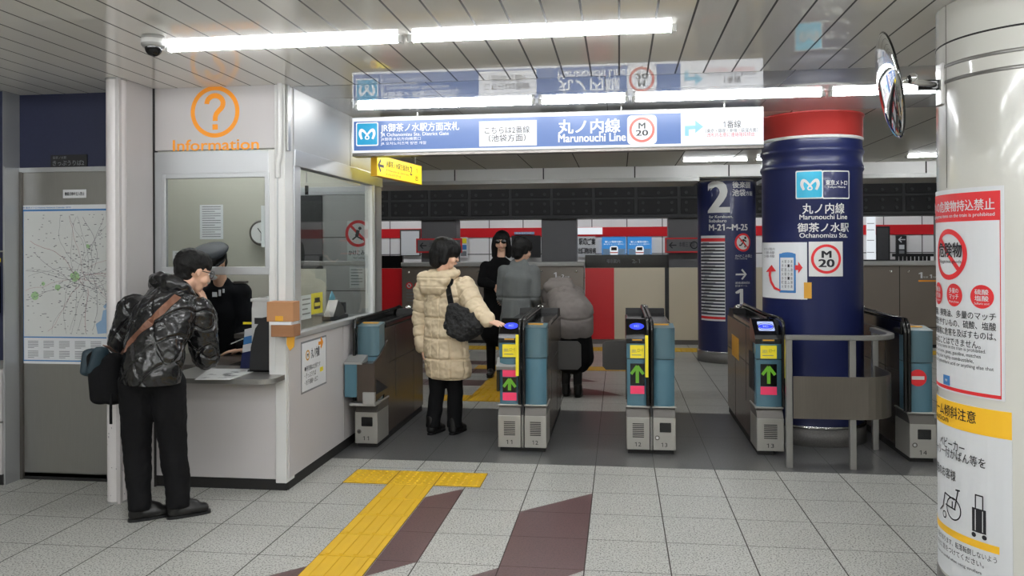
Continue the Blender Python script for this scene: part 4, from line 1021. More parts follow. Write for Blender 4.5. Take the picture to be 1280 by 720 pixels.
b = MB().box((-2.125, YB - .01, .05), (-2.055, YB + .12, ZC), 'white_plain', .004); b.box((-2.108, YB - .016, 1.0), (-2.100, YB - .009, 2.0), 'aluminium')
part('corner_post', b, t)
px = PY(350, 150, YB - .03).x
cpipe = MB().cyl((px, YB - .035, 2.12), (px, YB - .035, ZC), .016, 'white_plain', 12).tube([(px, YB - .035, 2.14), (px, YB - .035, 2.10), (px - .02, YB - .028, 2.03), (px - .02, YB - .02, 1.95)], .016, 'white_plain', 10)
part('conduit', cpipe, t)
# counter
cz = .725; yc = PZ(290, 474, cz).y; xl, xr = -2.80, PZ(350, 470, cz).x + .01
cpts = [(xl, 5.12), (xl, yc)] + [(xr - .08 + .08 * sin(a), yc + .08 - .08 * cos(a)) for a in [pi / 2 * k / 8 for k in range(9)]] + [(xr, YB - .012), (-2.13, YB - .012), (-2.13, 5.12)]
b = MB().prism(cpts[::1], (0, 0, cz - .03), (1, 0, 0), (0, 1, 0), (0, 0, .03), 'steel'); part('counter', b, t, 'polished steel counter shelf with a rounded corner')
# side wall with its window
zs0, zs1 = .985, 2.03
b = MB(); b.box((XB - .05, YB + .02, .07), (XB, 5.80, .93), 'white_panel', .003); b.box((XB - .05, 5.806, .07), (XB, 6.80, .93), 'white_panel', .003); b.box((XB - .045, YB + .02, 0), (XB - .006, 6.80, .07), 'kick'); part('lower_side_panel', b, t)
b = MB(); b.box((XB - .05, YB + .12, 2.14), (XB, 5.98, ZC), 'steel_soft', .003); b.box((XB - .05, 5.986, 2.14), (XB, 6.80, ZC), 'steel_soft', .003); part('upper_side_panel', b, t)
b = MB(); b.box((XB - .06, YB + .11, 2.035), (XB + .012, 6.80, 2.14), 'aluminium', .004); b.box((XB - .06, YB + .05, .93), (XB + .014, 6.62, zs0 - .015), 'aluminium', .006); b.box((XB - .06, YB + .11, zs0 - .02), (XB + .006, YB + .21, 2.04), 'aluminium', .004); b.box((XB - .06, 6.52, zs0 - .02), (XB + .006, 6.58, 2.04), 'white_plain', .004); b.box((XB - .06, 6.62, .93), (XB, 6.80, 2.04), 'steel_soft', .004)
b.box((XB - .05, 6.56, .93), (XB + .012, 6.62, 2.04), 'steel', .004); part('side_window_frame', b, t)
part('side_window_pane', MB().box((XB - .02, YB + .21, zs0 - .01), (XB - .014, 6.52, 2.035), 'glass'), t)
b = MB().box((XB, YB - .0, 2.12), (XB + .012, YB + .04, ZC), 'steel'); part('corner_trim', b, t)
# inside: floor, back wall with its own window, ceiling, added tube
b = MB(); b.box((-4.2, 6.70, .05), (-2.80, 6.80, ZC), 'beige_wall'); b.box((-2.80, 6.70, .05), (-2.06, 6.80, .92), 'beige_wall'); b.box((-2.80, 6.70, 2.02), (-2.06, 6.80, ZC), 'beige_wall'); b.box((-4.25, 4.95, .05), (-4.2, 6.80, ZC), 'beige_wall')
b.box((-3.02, 6.66, .05), (-2.965, 6.70, ZC), 'beige_wall', .004)
part('back_wall', b, t)
b = MB(); b.box((-2.82, 6.66, 1.97), (-2.06, 6.72, 2.04), 'aluminium', .004); b.box((-2.82, 6.66, 1.36), (-2.06, 6.72, 1.40), 'steel', .004); b.box((-2.82, 6.66, .90), (-2.06, 6.74, .94), 'aluminium'); b.box((-2.82, 6.66, .92), (-2.785, 6.72, 2.0), 'aluminium', .004); b.box((-2.12, 6.66, .92), (-2.06, 6.72, 2.0), 'aluminium', .004)
part('rear_window_frame', b, t); part('rear_window_pane', MB().box((-2.785, 6.69, .94), (-2.12, 6.695, 1.97), 'glass'), t)
part('inner_floor', MB().box((-4.2, YB + .06, 0), (-2.10, 6.70, .045), 'dark_wall'), t)
part('inner_desk', MB().box((-3.6, 5.125, .69), (-2.62, 5.68, .725), 'steel_dark', .004).box((-3.6, 5.60, .05), (-2.62, 5.64, .69), 'dark_wall'), t)
part('unseen_inner_lamp', MB().box((-3.2, 5.93, ZC - .05), (-2.3, 6.02, ZC), 'white_plain').cyl((-3.9, 5.975, ZC - .065), (-2.35, 5.975, ZC - .065), .022, 'tube', 10), t)  # unseen tube put in to light the booth interior
part('window_catch', MB().cyl((XB - .03, 5.18, 1.93), (XB - .03, 5.18, 1.87), .012, 'gloss_black', 10).ball((XB - .03, 5.18, 1.90), (.012, .016, .026), 'gloss_black', 10).cyl((XB - .03, 5.18, 1.95), (XB - .03, 5.18, 2.03), .004, 'steel', 8), t)

# notices, clock and equipment in and on the booth
fb = Plane((0, 6.698, 0), (1, 0, 0), (0, 0, 1))
def sheet(name, label, cat, fr, px, lines, th=.002, mt='white_paper', extra=None):
    b = MB(); u0, v0, u1, v1 = b.uv(fr, *px); t = thing(name, label, cat, fr.P((u0 + u1) / 2, v0, 0.001)); b.slab(fr, u0, v0, u1, v1, th, mt); part('sheet', b, t)
    b = MB()
    for k in range(lines):
        y = v1 - (v1 - v0) * (k + 1) / (lines + 1); b.rect(fr, u0 + (u1 - u0) * .1, y, u1 - (u1 - u0) * (.1 + .25 * (k % 3 == 2)), y + (v1 - v0) * .3 / (lines + 1), 'ink_grey', th + .001)
    if extra: extra(b)
    if b.v: part('print', b, t)
    return t
sheet('timetable', 'white printed timetable on the wall inside the booth', 'notice', fb, (250, 256, 279, 299), 14)
sheet('notice', 'small white notice low on the inside wall at the left', 'notice', fb, (216, 313.5, 250, 329), 4)
fw = Plane((0, YB + .012, 0), (1, 0, 0), (0, 0, 1))
sheet('notice', 'white sheet stuck to the right edge of the front pane', 'notice', fw, (326.5, 257, 333, 309), 0, .001)
c = PY(327, 291, 6.60)
t = thing('wall_clock', 'round white wall clock with grey rim inside the booth', 'clock', c)
ax = Vector((0, -1, 0)); part('rim', MB().lathe([(.0, -.03), (.105, -.03), (.112, 0), (.105, .015), (.09, .012)], c, 'steel_dark', 40, axis=ax), t); part('dial', MB().lathe([(0, .01), (.092, .01)], c, 'white_plain', 40, axis=ax), t)
fc = Plane((c.x, c.y - .011, c.z), (1, 0, 0), (0, 0, 1)); b = MB(); b.seg(fc, (0, 0), (-.03, .04), .008, 'ink'); b.seg(fc, (0, 0), (.0, -.07), .006, 'ink'); part('hand', b, t)
part('mount', MB().cyl((c.x, c.y + .03, c.z), (c.x, 6.70, c.z), .03, 'steel_dark', 12), t)
fs = Plane((0, 6.655, 0), (1, 0, 0), (0, 0, 1))
t = sheet('notice_board', 'plain pale board in the lower part of the rear booth window', 'board', fs, (374, 336, 408, 392), 0, .01, 'beige_wall')
fs2 = Plane((0, 8.99, 0), (1, 0, 0), (0, 0, 1))
def norun(b):
    u, v = fs2.inv(448, 292); b.ring(fs2, u, v, .155, .12, 'red_print', .005); b.seg(fs2, (u - .1, v + .1), (u + .1, v - .1), .03, 'red_print', .0055); b.disc(fs2, u + .02, v + .06, .02, 'ink', .006); b.seg(fs2, (u, v + .04), (u - .02, v - .03), .04, 'ink', .006); b.seg(fs2, (u - .02, v - .03), (u - .07, v - .07), .018, 'ink', .0062); b.seg(fs2, (u - .02, v - .03), (u + .05, v - .07), .018, 'ink', .0064)
    b.ptext(fs2, 'かけこみ', 436, 313, 456, 319, 'ink', n=.005, bold=.03); b.ptext(fs2, 'No rushing', 442, 321, 456, 324, 'ink', n=.005)
sheet('poster', 'white no-running poster with red ring seen through the booth window', 'poster', fs2, (434, 276, 461, 328), 0, .004, 'white_paper', norun)
sheet('notice', 'white notice below the no-running poster behind booth window', 'notice', fs2, (437, 334, 455, 360), 6)
# papers standing on the side sill
fx = Plane((XB - .09, 0, 0), (0, 1, 0), (0, 0, 1))
sheet('notice', 'small white card with handwriting behind the booth side pane', 'notice', fx, (376, 369, 388.5, 399), 4)
def bottle(b):
    u0, v0, u1, v1 = b.uv(fx, 392, 372, 400, 386); b.rrect(fx, u0, v0, u1, v0 + (v1 - v0) * .7, .008, 'ink', .003); b.rect(fx, u0 + .012, v0 + (v1 - v0) * .7, u1 - .012, v1, 'ink', .003); b.rect(fx, u0 + .01, v0 + .02, u1 - .01, v0 + .045, 'sticker_yellow', .004)
sheet('card', 'yellow card with a black bottle picture in the booth side window', 'card', fx, (388.8, 366, 403, 392), 0, .002, 'sticker_yellow', bottle)
c = PX(418, 385, XB - .25)
t = thing('card_reader', 'small dark desk device leaning in the booth side window', 'device', (c.x, c.y, .93))
part('stand', MB().box((c.x - .07, c.y - .10, .93), (c.x + .07, c.y + .14, .965), 'soft_black', .006), t); part('body', MB().prism([(-.14, .965), (.14, .965), (.10, 1.03), (-.02, 1.09), (-.10, 1.0)], (c.x - .04, c.y, 0), (0, 1, 0), (0, 0, 1), (.08, 0, 0), 'steel_dark'), t); part('shield', MB().prism([(-.05, 1.08), (.02, 1.16), (.10, 1.10), (.03, 1.05)], (c.x - .05, c.y + .05, 0), (0, 1, 0), (0, 0, 1), (.004, 0, 0), 'pale_cyan'), t); part('screen', MB().box((c.x - .02, c.y + .14, .97), (c.x + .03, c.y + .20, 1.06), 'soft_black', .004), t)
# desk shelf under the side window, carrying the device
part('side_shelf', MB().box((-2.6, YB + .4, .90), (XB - .055, 6.60, .93), 'steel_dark'), booth)
# cardboard boxes fixed to the corner post
A = PY(335, 377, YB - .10); B = PY(370, 402, YB - .10); 
t = thing('cardboard_box', 'upper brown cardboard box taped to the booth corner post', 'box', (-2.1, YB - .07, B.z))
part('carton', MB().box((A.x, YB - .12, B.z), (B.x - .01, YB - .017, A.z), 'cardboard', .003), t); part('tape', MB().box((A.x + .055, YB - .1215, B.z + .004), (A.x + .105, YB - .1195, B.z + .035), 'gold_sticker'), t)
A2 = PY(340, 404, YB - .10); B2 = PY(370, 421, YB - .10)
t = thing('cardboard_box', 'lower darker cardboard box with a white top edge on corner post', 'box', (-2.1, YB - .07, B2.z))
part('carton', MB().box((A2.x, YB - .118, B2.z), (B2.x - .005, YB - .017, A2.z - .008), 'cardboard_dark', .003), t); part('lid', MB().box((A2.x - .004, YB - .121, A2.z - .008), (B2.x - .02, YB - .017, B.z - .0005), 'white_paper'), t)
part('flap', MB().prism([(0, 0), (.05, .0), (.045, -.07), (.02, -.09), (.0, -.05)], (B2.x - .06, YB - .10, B2.z), (1, 0, .2), (0, 0, 1), (0, .01, 0), 'gold_sticker'), t, 'torn brown tape hanging from the box')
# notice on the side wall
fsd = Plane((XB + .0005, 0, 0), (0, 1, 0), (0, 0, 1))
def side_notice(b):
    P_ = lambda x, y: fsd.inv(x, y)
    u, v = P_(384, 444); b.ring(fsd, u, v, .035, .024, 'gold_sticker', .004); b.text(fsd, 'M', u - .012, v - .012, u + .012, v + .012, 'ink', .004, .03)
    b.text(fsd, '丸ノ内線', u + .06, v - .03, u + .21, v + .04, 'ink', .004, .01)
    u, v = P_(400, 428.5); arrow(b, fsd, u, v, .08, 0, 'orange', .004, .3)
    for k, s in enumerate(('●券売機は左側です', '・きっぷうりば', '・地下通路へ出口')): b.text(fsd, s, P_(380, 450)[0], P_(391, 458 + 8.5 * k)[1] - .015, P_(380, 450)[0] + (.28, .2, .23)[k], P_(391, 458 + 8.5 * k)[1] + .02, 'ink', .004)
    u, v = P_(402, 460); b.rect(fsd, u - .04, v - .02, u + .02, v + .01, 'sticker_yellow', .0035)
A = fsd.inv(377, 455); B = fsd.inv(407, 451)
sheet_px = (377, 425.5, 407, 484)
t = sheet('notice', 'white line notice with orange arrow on the booth side wall', 'notice', fsd, sheet_px, 0, .003, 'white_paper', side_notice)
part('border', MB().slab(fsd, A[0] - .012, fsd.inv(392, 484)[1] - .012, B[0] + .012, fsd.inv(392, 425.5)[1] + .012, .0018, 'ink_grey'), t)
# things on the counter
cz += .0005
A, B, C1, D1 = PZ(243, 475, cz), PZ(287, 475, cz), PZ(325, 462, cz), PZ(262, 461, cz)
t = thing('counter_mat', 'printed map sheet lying on the steel counter', 'sheet', (A.x, A.y, cz))
part('sheet', MB().add([A, B, C1, D1] + [p + Vector((0, 0, .002)) for p in (A, B, C1, D1)], [[3, 2, 1, 0], [4, 5, 6, 7], [0, 1, 5, 4], [1, 2, 6, 5], [2, 3, 7, 6], [3, 0, 4, 7]], 'map_land'), t)
b = MB()
for k in range(16):
    s, q = random.uniform(.05, .8), random.uniform(.08, .85); p = A.lerp(B, s).lerp(D1.lerp(C1, s), q) + Vector((0, 0, .0025 + .0001 * k)); w = random.uniform(.02, .07)
    b.add([p, p + Vector((w, 0, 0)), p + Vector((w + .006, .014, 0)), p + Vector((.006, .014, 0))], [[0, 1, 2, 3]], ('ink_grey', 'map_line', 'ink')[k % 3])
part('print', b, t)
c = PY(331, 430, 5.0)
t = thing('desk_terminal', 'white desk terminal beside the corner post behind counter', 'terminal', (c.x, 5.0, cz))
part('body', MB().prism([(-.07, cz), (.05, cz), (.05, 1.17), (.035, 1.20), (-.06, 1.18), (-.07, 1.12)], (c.x, 4.96, 0), (1, 0, 0), (0, 0, 1), (0, .12, 0), 'white_plain'), t)
part('screen', MB().box((c.x - .05, 4.956, 1.02), (c.x + .01, 4.961, 1.06), 'soft_black'), t); part('top_edge', MB().box((c.x - .075, 4.95, 1.165), (c.x + .055, 5.085, 1.185), 'white_plain', .003), t)
t = thing('ticket_reader', 'black rounded device in front of the white desk terminal', 'device', (c.x + .06, 4.90, cz))
part('shell', MB().prism([(-.06, cz), (.075, cz), (.075, 1.08), (.03, 1.07), (-.02, 1.0), (-.05, .88)], (c.x + .02, 4.86, 0), (1, 0, 0), (0, 0, 1), (0, .08, 0), 'soft_black'), t); part('foot', MB().box((c.x - .05, 4.85, cz), (c.x + .10, 4.95, cz + .012), 'gloss_black', .003), t)
c2 = PY(315, 440, 5.05); c2.x -= .012
t = thing('folder_stack', 'stack of blue and white folders leaning beside the terminal', 'folders', (c2.x, 5.05, cz))
for k, mt in enumerate(('white_paper', 'map_blue', 'white_paper', 'navy')):
    y = 5.05 - .012 * k; h = .27 - .05 * k; part('folder', MB().prism([(-.05, cz), (.04, cz), (.055, cz + h), (-.035 , cz + h - .02)], (c2.x, y, 0), (1, 0, 0), (0, 0, 1), (0, -.008, 0), mt), t)
part('strip', MB().box((c2.x - .04, 5.03, cz + .285), (c2.x + .05, 5.035, cz + .30), 'sticker_yellow').box((c2.x + .03, 5.036, cz), (c2.x + .045, 5.046, cz + .29), 'steel_dark'), t)
# round white pipe pillar at the booth's left corner
xc, yc2 = -2.985, 4.47
mat('pillar_white', srgb(212, 208, 208), 0.35)
t = thing('pipe_pillar', 'slim round white pillar at left corner of the booth', 'pillar', (xc, yc2, 0)); t['kind'] = 'thing'
part('shaft', MB().cyl((xc, yc2, 0.012), (xc, yc2, ZC - .012), .056, 'pillar_white', 40), t); part('collar', MB().cyl((xc, yc2, 0), (xc, yc2, .012), .060, 'steel_soft', 40), t); part('collar', MB().cyl((xc, yc2, ZC - .012), (xc, yc2, ZC), .060, 'steel_soft', 40), t)
b = MB(); rs = random.Random(5)
for k in range(40):
    a = rs.uniform(-2.6, .2); z = rs.uniform(.03, .62) ** 1.0; w = rs.uniform(.002, .007); fcl = Cyl((xc, yc2), .056); u = rs.uniform(-.08, .08); b.rect(fcl, u, z, u + w, z + rs.uniform(.002, .012), 'ink_grey', .0006)
part('scuff', b, t)
# ------------------------------------------------------------------ ticket gates (built at the origin, front face at y = 0, then moved)
def rounded_front(x0, x1, y0, bulge, z0, z1, yb, k=12):
    """column of a gate's front: flat back at yb, softly rounded face at y0"""
    pts = [(x0 + (x1 - x0) * i / k, y0 + bulge * (abs(2 * i / k - 1) ** 2.6)) for i in range(k + 1)] + [(x1, yb), (x0, yb)]
    return pts
def front_col(b, x0, x1, y0, bulge, z0, z1, yb, mt):
    pts = rounded_front(x0, x1, y0, bulge, z0, z1, yb); n = len(pts)
    a = [Vector((x, y, z0)) for x, y in pts]; c = [Vector((x, y, z1)) for x, y in pts]
    k = n - 2
    b.add(a + c, [[i, i + 1, n + i + 1, n + i] for i in range(k - 1)], mt, True)
    b.add(a + c, [[k - 1, k, n + k, n + k - 1], [k, k + 1, n + k + 1, n + k], [k + 1, 0, n, n + k + 1]], mt)
    b.add(a, [list(range(n))[::-1]], mt); b.add(c, [list(range(n))], mt)
ZL, ZM, ZT = .345, .685, .915          # shoulder line, joint, top of the blue front
def base_cabinet(t, x0, x1, num, style):
    b = MB().box((x0 + .004, 0, .035), (x1 - .004, .30, .27), 'gate_silver', .004)
    b.prism([(0.0, .27), (.30, .27), (.30, ZL - .012), (.05, ZL - .012)], (x0 + .006, 0, 0), (0, 1, 0), (0, 0, 1), (x1 - x0 - .012, 0, 0), 'gate_shoulder')
    b.box((x0 - .002, .035, ZL - .012), (x1 + .002, .30, ZL), 'gate_silver', .003)
    o = part('base_cabinet', b, t)
    fr = Plane((x0, -.0005, 0), (1, 0, 0), (0, 0, 1)); w = x1 - x0; g = MB()
    if style == 'grille':
        for k in range(8): g.rect(fr, w * .27, .125 + .0135 * k, w * .74, .132 + .0135 * k, 'soft_black', .001)
        part('grille', g, o, 'black slotted grille')
    else:
        g.rrect(fr, w * .30, .165, w * .78, .235, .006, 'gloss_black', .001); u, v = w * .2, .125
        g.ring(fr, u, v, .017, .010, 'steel_dark', .001); g.disc(fr, u, v, .010, 'chrome', .0012)
        part('window_box', g, o, 'small black window and key lock')
    g = MB(); g.text(fr, num, w * .36, .06, w * .62, .09, 'ink', .001); part('number', g, o)
def entry_module(t, x0, x1, num, look):
    base_cabinet(t, x0, x1, num, 'grille')
    b = MB(); front_col(b, x0 + .01, x1 - .004, .045, .022, ZL, ZM, .2, 'gate_blue'); front_col(b, x0 + .008, x1 - .002, .04, .024, ZM + .006, .80, .2, 'gate_blue')
    fp = part('front_panel', b, t)
    part('panel_joint', MB().box((x0 + .012, .06, ZM - .001), (x1 - .006, .19, ZM + .007), 'soft_black'), t)
    xc = (x0 + x1) / 2 - .003; w = (x1 - x0) * .56
    fr = Plane((xc, .0400, 0), (1, 0, 0), (0, 0, 1)); fr2 = Plane((xc, .0445, 0), (1, 0, 0), (0, 0, 1))
    b = MB().slab(fr, -w * .52, .695, w * .52, .79, .003, 'sticker_yellow'); b.text(fr, '自動改札', -w * .4, .735, -w * .05, .76, 'ink_grey', .0035); b.text(fr, 'ICカード', .02 * w, .74, w * .42, .765, 'ink', .0035); b.rect(fr, -w * .4, .715, w * .3, .72, 'ink_grey', .0035); part('sticker', b, fp, 'yellow printed sticker')
    zt = .665 if look != 'tray' else .60
    g = MB(); za, zb = (.495, .655) if look != 'tray' else (.435, .545)
    g.slab(fr2, -w * .52, za, w * .52, zb, .003, 'gloss_black'); ad_ = part('arrow_display', g, t)
    g = MB(); zc = (za + zb) / 2; h = (zb - za) * .78
    g.poly(fr2, [(-.012, zc - h / 2), (.012, zc - h / 2), (.012, zc + h / 2 - .02), (-.012, zc + h / 2 - .02)], 'led_green', .004)
    g.seg(fr2, (0, zc + h / 2), (-.045, zc + h / 2 - .06), .022, 'led_green', .0042); g.seg(fr2, (0, zc + h / 2), (.045, zc + h / 2 - .06), .022, 'led_green', .0044)
    part('arrow', g, ad_, 'green lit arrow')
    g = MB().slab(fr2, -w * .52, za - .062, w * .52, za - .004, .003, 'pink')
    if look == 'tray': g.slab(fr2, -w * .52, zb + .004, w * .52, zb + .062, .003, 'pink')
    part('pink_label', g, fp)
    if look == 'tray':
        part('ticket_tray', MB().prism([(.02, .625), (.12, .68), (.12, .60), (.035, .60)], (x0 - .012, 0, 0), (0, 1, 0), (0, 0, 1), (x1 - x0 + .012, 0, 0), 'steel_soft').box((x0 - .01, .03, .44), (x0 + .012, .16, .60), 'gloss_black', .004), t)
    # ticket slot and card reader on a sloping head
    b = MB().prism([(.05, .80), (.20, .80), (.30, .80), (.30, .965), (.235, .965), (.075, .862), (.05, .835)], (x0 + .004, 0, 0), (0, 1, 0), (0, 0, 1), (x1 - x0 - .004, 0, 0), 'gloss_black'); rh_ = part('reader_head', b, t)
    part('ticket_slot', MB().box((xc - w * .42, .040, .808), (xc + w * .42, .075, .835), 'soft_black', .004).box((xc - w * .36, .036, .823), (xc + w * .36, .05, .832), 'gold_sticker'), rh_)
    n = Vector((0, -.103, .16)).normalized(); fr3 = Plane((xc, .155, .9136), (1, 0, 0), (0, .16, .103)); g = MB()
    if look == 'screen':
        g.rrect(fr3, -.055, -.05, .06, .06, .01, 'screen_white', .003)
    g.disc(fr3, 0, 0, .052, 'reader_blue', .004, 32, .72 if look != 'screen' else .5); g.ring(fr3, 0, 0, .058, .052, 'soft_black', .0045, sy=.72)
    g.text(fr3, 'IC', -.018, -.011, .018, .011, 'screen_white', .0055, .02)
    part('card_reader', g, rh_, 'blue glowing oval card reader')
def exit_module(t, x0, x1, num, style, look=None):
    base_cabinet(t, x0, x1, num, style)
    b = MB(); front_col(b, x0 + .004, x1 - .008, .04, .03, ZL, ZM, .2, 'gate_blue'); part('front_panel', b, t)
    b = MB(); front_col(b, x0 + .004, x1 - .004, .036, .03, ZM + .006, ZT, .2, 'gate_upper'); part('upper_panel', b, t)
    b = MB().prism([(.04, ZT), (.22, ZT), (.22, ZT + .02)], (x0 + .006, 0, 0), (0, 1, 0), (0, 0, 1), (x1 - x0 - .012, 0, 0), 'gate_upper'); b.box((x0 + .02, .15, ZT + .012), (x1 - .04, .19, ZT + .0195), 'gold_sticker'); part('top_plate', b, t)
    if look == 'noentry':
        fr = Plane(((x0 + x1) / 2 - .01, .0405, 0), (1, 0, 0), (0, 0, 1)); g = MB(); g.disc(fr, -.01, .585, .058, 'red', .004); g.rect(fr, -.05, .573, .032, .597, 'white_plain', .005); part('no_entry_sign', g, t, 'red disc with a white bar')
def rails(t, xs, L, z=.965):
    for x in xs:
        pts = [(x, .028, ZL + .005), (x, .028, .90), (x, .034, .935), (x, .052, .955), (x, .085, z)] + [(x, y, z + .002 * i) for i, y in enumerate((.3, .8, L - .3))] + [(x, L - .16, z + .012), (x, L - .08, z - .01), (x, L - .045, z - .07), (x, L - .04, .50)]
        part('handrail', MB().tube(pts, .014, 'gloss_black', 10), t)
def strip(t, x, w=.028):
    part('yellow_strip', MB().box((x - w / 2, .008, .56), (x + w / 2, .015, .865), 'sticker_yellow'), t)
def body(t, x0, x1, L, side):
    b = MB().box((x0 + .008, .15, .05), (x1 - .008, L, .885), 'gate_brown', .008)
    part('body', b, t, 'brushed metal side casing')
    part('plinth', MB().box((x0 + .015, .04, 0), (x1 - .015, L - .02, .05), 'kick'), t)
    part('top_deck', MB().box((x0 + .014, .29, .885), (x1 - .014, L - .05, .925), 'gloss_black', .01), t)
    g = MB()
    for x, sx in ((x0 + .008, -1), (x1 - .008, 1)):
        for a, c in (((.52, .30), (.53, .884)), ((1.1, .05), (1.106, .62)), ((.15, .60), (L, .606))):
            g.box((x - .001, a[0], a[1]), (x + .001, c[0], c[1]), 'joint')
    part('panel_joint', g, t)
    part('far_head', MB().prism([(L - .34, .925), (L - .30, .965), (L - .10, .955), (L - .03, .885), (L - .34, .885)], (x0 + .012, 0, 0), (0, 1, 0), (0, 0, 1), (x1 - x0 - .024, 0, 0), 'soft_black').ball(((x0 + x1) / 2, L - .2, .965), (.035, .05, .028), 'chrome', 12), t)
    if side == 'orange':
        part('side_reflection', MB().box((x0 + .0055, .90, .56), (x0 + .008, 1.30, .74), 'gold_sticker'), t, 'orange reflection painted on the side casing')  # orange reflection on the metal side, put into the colour
def flap(t, x, d, y, ln=.19):
    pts = [(0, .43), (ln - .03, .43), (ln, .46), (ln, .65), (ln - .03, .68), (0, .68)]
    part('flap', MB().prism([(d * a, z) for a, z in pts], (x, y, 0), (1, 0, 0), (0, 0, 1), (0, .022, 0), 'flap_grey'), t, 'dark padded gate flap')
mat('flap_grey', srgb(62, 60, 58), 0.4)
mat('gate_upper', srgb(76, 104, 114), 0.3, coat=0.2)

GL = 1.60
# 1: beside the booth, exit side only, with a ticket adjuster box
t = thing('ticket_gate', 'single ticket gate with blue tray box standing against the booth', 'ticket gate', (0, 0, 0), 'ticket gates')
exit_module(t, .0, .182, '11', 'window'); body(t, 0, .182, 1.45, None); rails(t, (-.006,), 1.45)
part('deck_cover', MB().box((-.035, .06, .90), (.0, 1.40, .965), 'gloss_black', .01), t)
b = MB().box((-.042, -.10, .40), (.052, .06, .66), 'gate_blue', .004); b.prism([(-.105, .66), (.04, .70), (.04, .655), (-.105, .645)], (-.046, 0, 0), (0, 1, 0), (0, 0, 1), (.14, 0, 0), 'steel_soft'); part('ticket_tray', b, t, 'projecting blue box with metal top')
b = MB().prism([(-.10, .66), (.04, .695), (.26, .79), (.26, .40), (-.10, .36)], (.178, 0, 0), (0, 1, 0), (0, 0, 1), (.012, 0, 0), 'gate_brown'); b.prism([(-.06, .53), (.24, .42), (-.06, .42)], (.189, 0, 0), (0, 1, 0), (0, 0, 1), (.004, 0, 0), 'soft_black'); b.box((.053, -.095, .37), (.184, .06, .652), 'gate_brown'); b.box((.10, -.11, .35), (.192, -.08, .44), 'steel_soft', .003); part('tray_side', b, t)
part('foot_bar', MB().box((-.01, -.09, ZL - .012), (.19, .06, ZL + .01), 'steel_soft', .003), t)
t.location = (-1.992, 5.88, 0)
# 2: gates 11 | 12
t = thing('ticket_gate', 'double ticket gate the cream-coated woman touches, numbered 11 and 12', 'ticket gate', (0, 0, 0), 'ticket gates')
entry_module(t, 0, .178, '11', 'tray'); exit_module(t, .196, .366, '12', 'grille'); body(t, 0, .366, GL, None); rails(t, (.164, .194), GL); strip(t, .148, .022)
part('base_seam', MB().box((.178, .002, .03), (.196, .2, ZL), 'soft_black').box((.181, 0, .035), (.1855, .01, ZL - .07), 'gate_silver').box((.1885, 0, .035), (.193, .01, ZL - .07), 'gate_silver'), t)
flap(t, .36, 1, 1.22, .20)
t.location = (-.899, 5.885, 0)
# 3: gates 12 | 13
t = thing('ticket_gate', 'middle double ticket gate with blue card reader, numbered 12 and 13', 'ticket gate', (0, 0, 0), 'ticket gates')
entry_module(t, 0, .174, '12', 'plain'); exit_module(t, .190, .360, '13', 'window'); body(t, 0, .360, GL, None); rails(t, (.160, .190), GL); strip(t, .152, .022)
part('base_seam', MB().box((.174, .002, .03), (.19, .2, ZL), 'soft_black').box((.1765, 0, .035), (.181, .01, ZL - .07), 'gate_silver').box((.184, 0, .035), (.188, .01, ZL - .07), 'gate_silver'), t)
flap(t, .006, -1, 1.22, .20)
t.location = (.042, 5.92, 0)
# 4: gate 13 with its long metal side towards us
t = thing('ticket_gate', 'ticket gate numbered 13 left of guard rail, long metal side in view', 'ticket gate', (0, 0, 0), 'ticket gates')
entry_module(t, 0, .196, '13', 'screen'); body(t, 0, .148, GL, 'orange'); strip(t, .212, .022)
part('handrail', MB().tube([(.197, .028, ZL + .005), (.197, .028, .92), (.195, .034, .955), (.188, .052, .975), (.175, .09, .985), (.148, .30, .987), (.135, .55, .989), (.135, GL - .16, .992), (.135, GL - .06, .96), (.135, GL - .03, .50)], .014, 'gloss_black', 10), t)
part('side_post', MB().box((.186, .04, ZL), (.208, .16, .93), 'gloss_black', .006), t)
part('side_deck', MB().box((.122, .30, .88), (.15, GL - .05, .975), 'gloss_black', .01), t)
part('side_recess', MB().box((.002, .13, .44), (.0085, .34, .72), 'soft_black', .003), t)
t.location = (.972, 5.98, 0)
# 5: gate 14
t = thing('ticket_gate', 'ticket gate numbered 14 with a red no-entry disc, by the pillar', 'ticket gate', (0, 0, 0), 'ticket gates')
exit_module(t, .0, .185, '14', 'window', 'noentry'); body(t, 0, .185, GL, None); rails(t, (-.012, .012), GL, .985); part('side_deck', MB().box((-.03, .07, .88), (.02, GL - .05, .975), 'gloss_black', .01), t)
t.location = (1.986, 5.90, 0)
# ------------------------------------------------------------------ people
from mathutils import noise as mnoise
V = Vector
mat('skin', srgb(222, 178, 152), 0.5); mat('hair_black', srgb(12, 11, 11), 0.55, spec=.3, bump=0.5, bscale=260, stretch=(1, 1, .15))
mat('eye_white', srgb(235, 232, 228), 0.3); mat('lip', srgb(176, 104, 96), 0.5)
mat('puffer_black', srgb(20, 20, 22), 0.25, coat=0.3, bump=0.12, bscale=40); mat('trouser_black', srgb(14, 14, 16), 0.85, spec=.2)
mat('puffer_cream', srgb(206, 188, 158), 0.6, bump=0.15, bscale=70); mat('fabric_black', srgb(13, 13, 15), 0.9, spec=.2); mat('shoe_black', srgb(14, 13, 13), 0.35)
mat('coat_grey', srgb(108, 112, 112), 0.9, noise=.08, nscale=70); mat('parka_grey', srgb(126, 119, 116), 0.75, bump=.1, bscale=40); mat('stocking', srgb(22, 20, 22), 0.7)
mat('uniform', srgb(11, 12, 17), 0.85, spec=.2); mat('cap_grey', srgb(44, 48, 58), 0.6); mat('bag_teal', srgb(24, 44, 54), 0.6); mat('strap_brown', srgb(112, 74, 56), 0.6)
mat('fur_black', srgb(12, 12, 13), 0.7, bump=1.0, bscale=60)
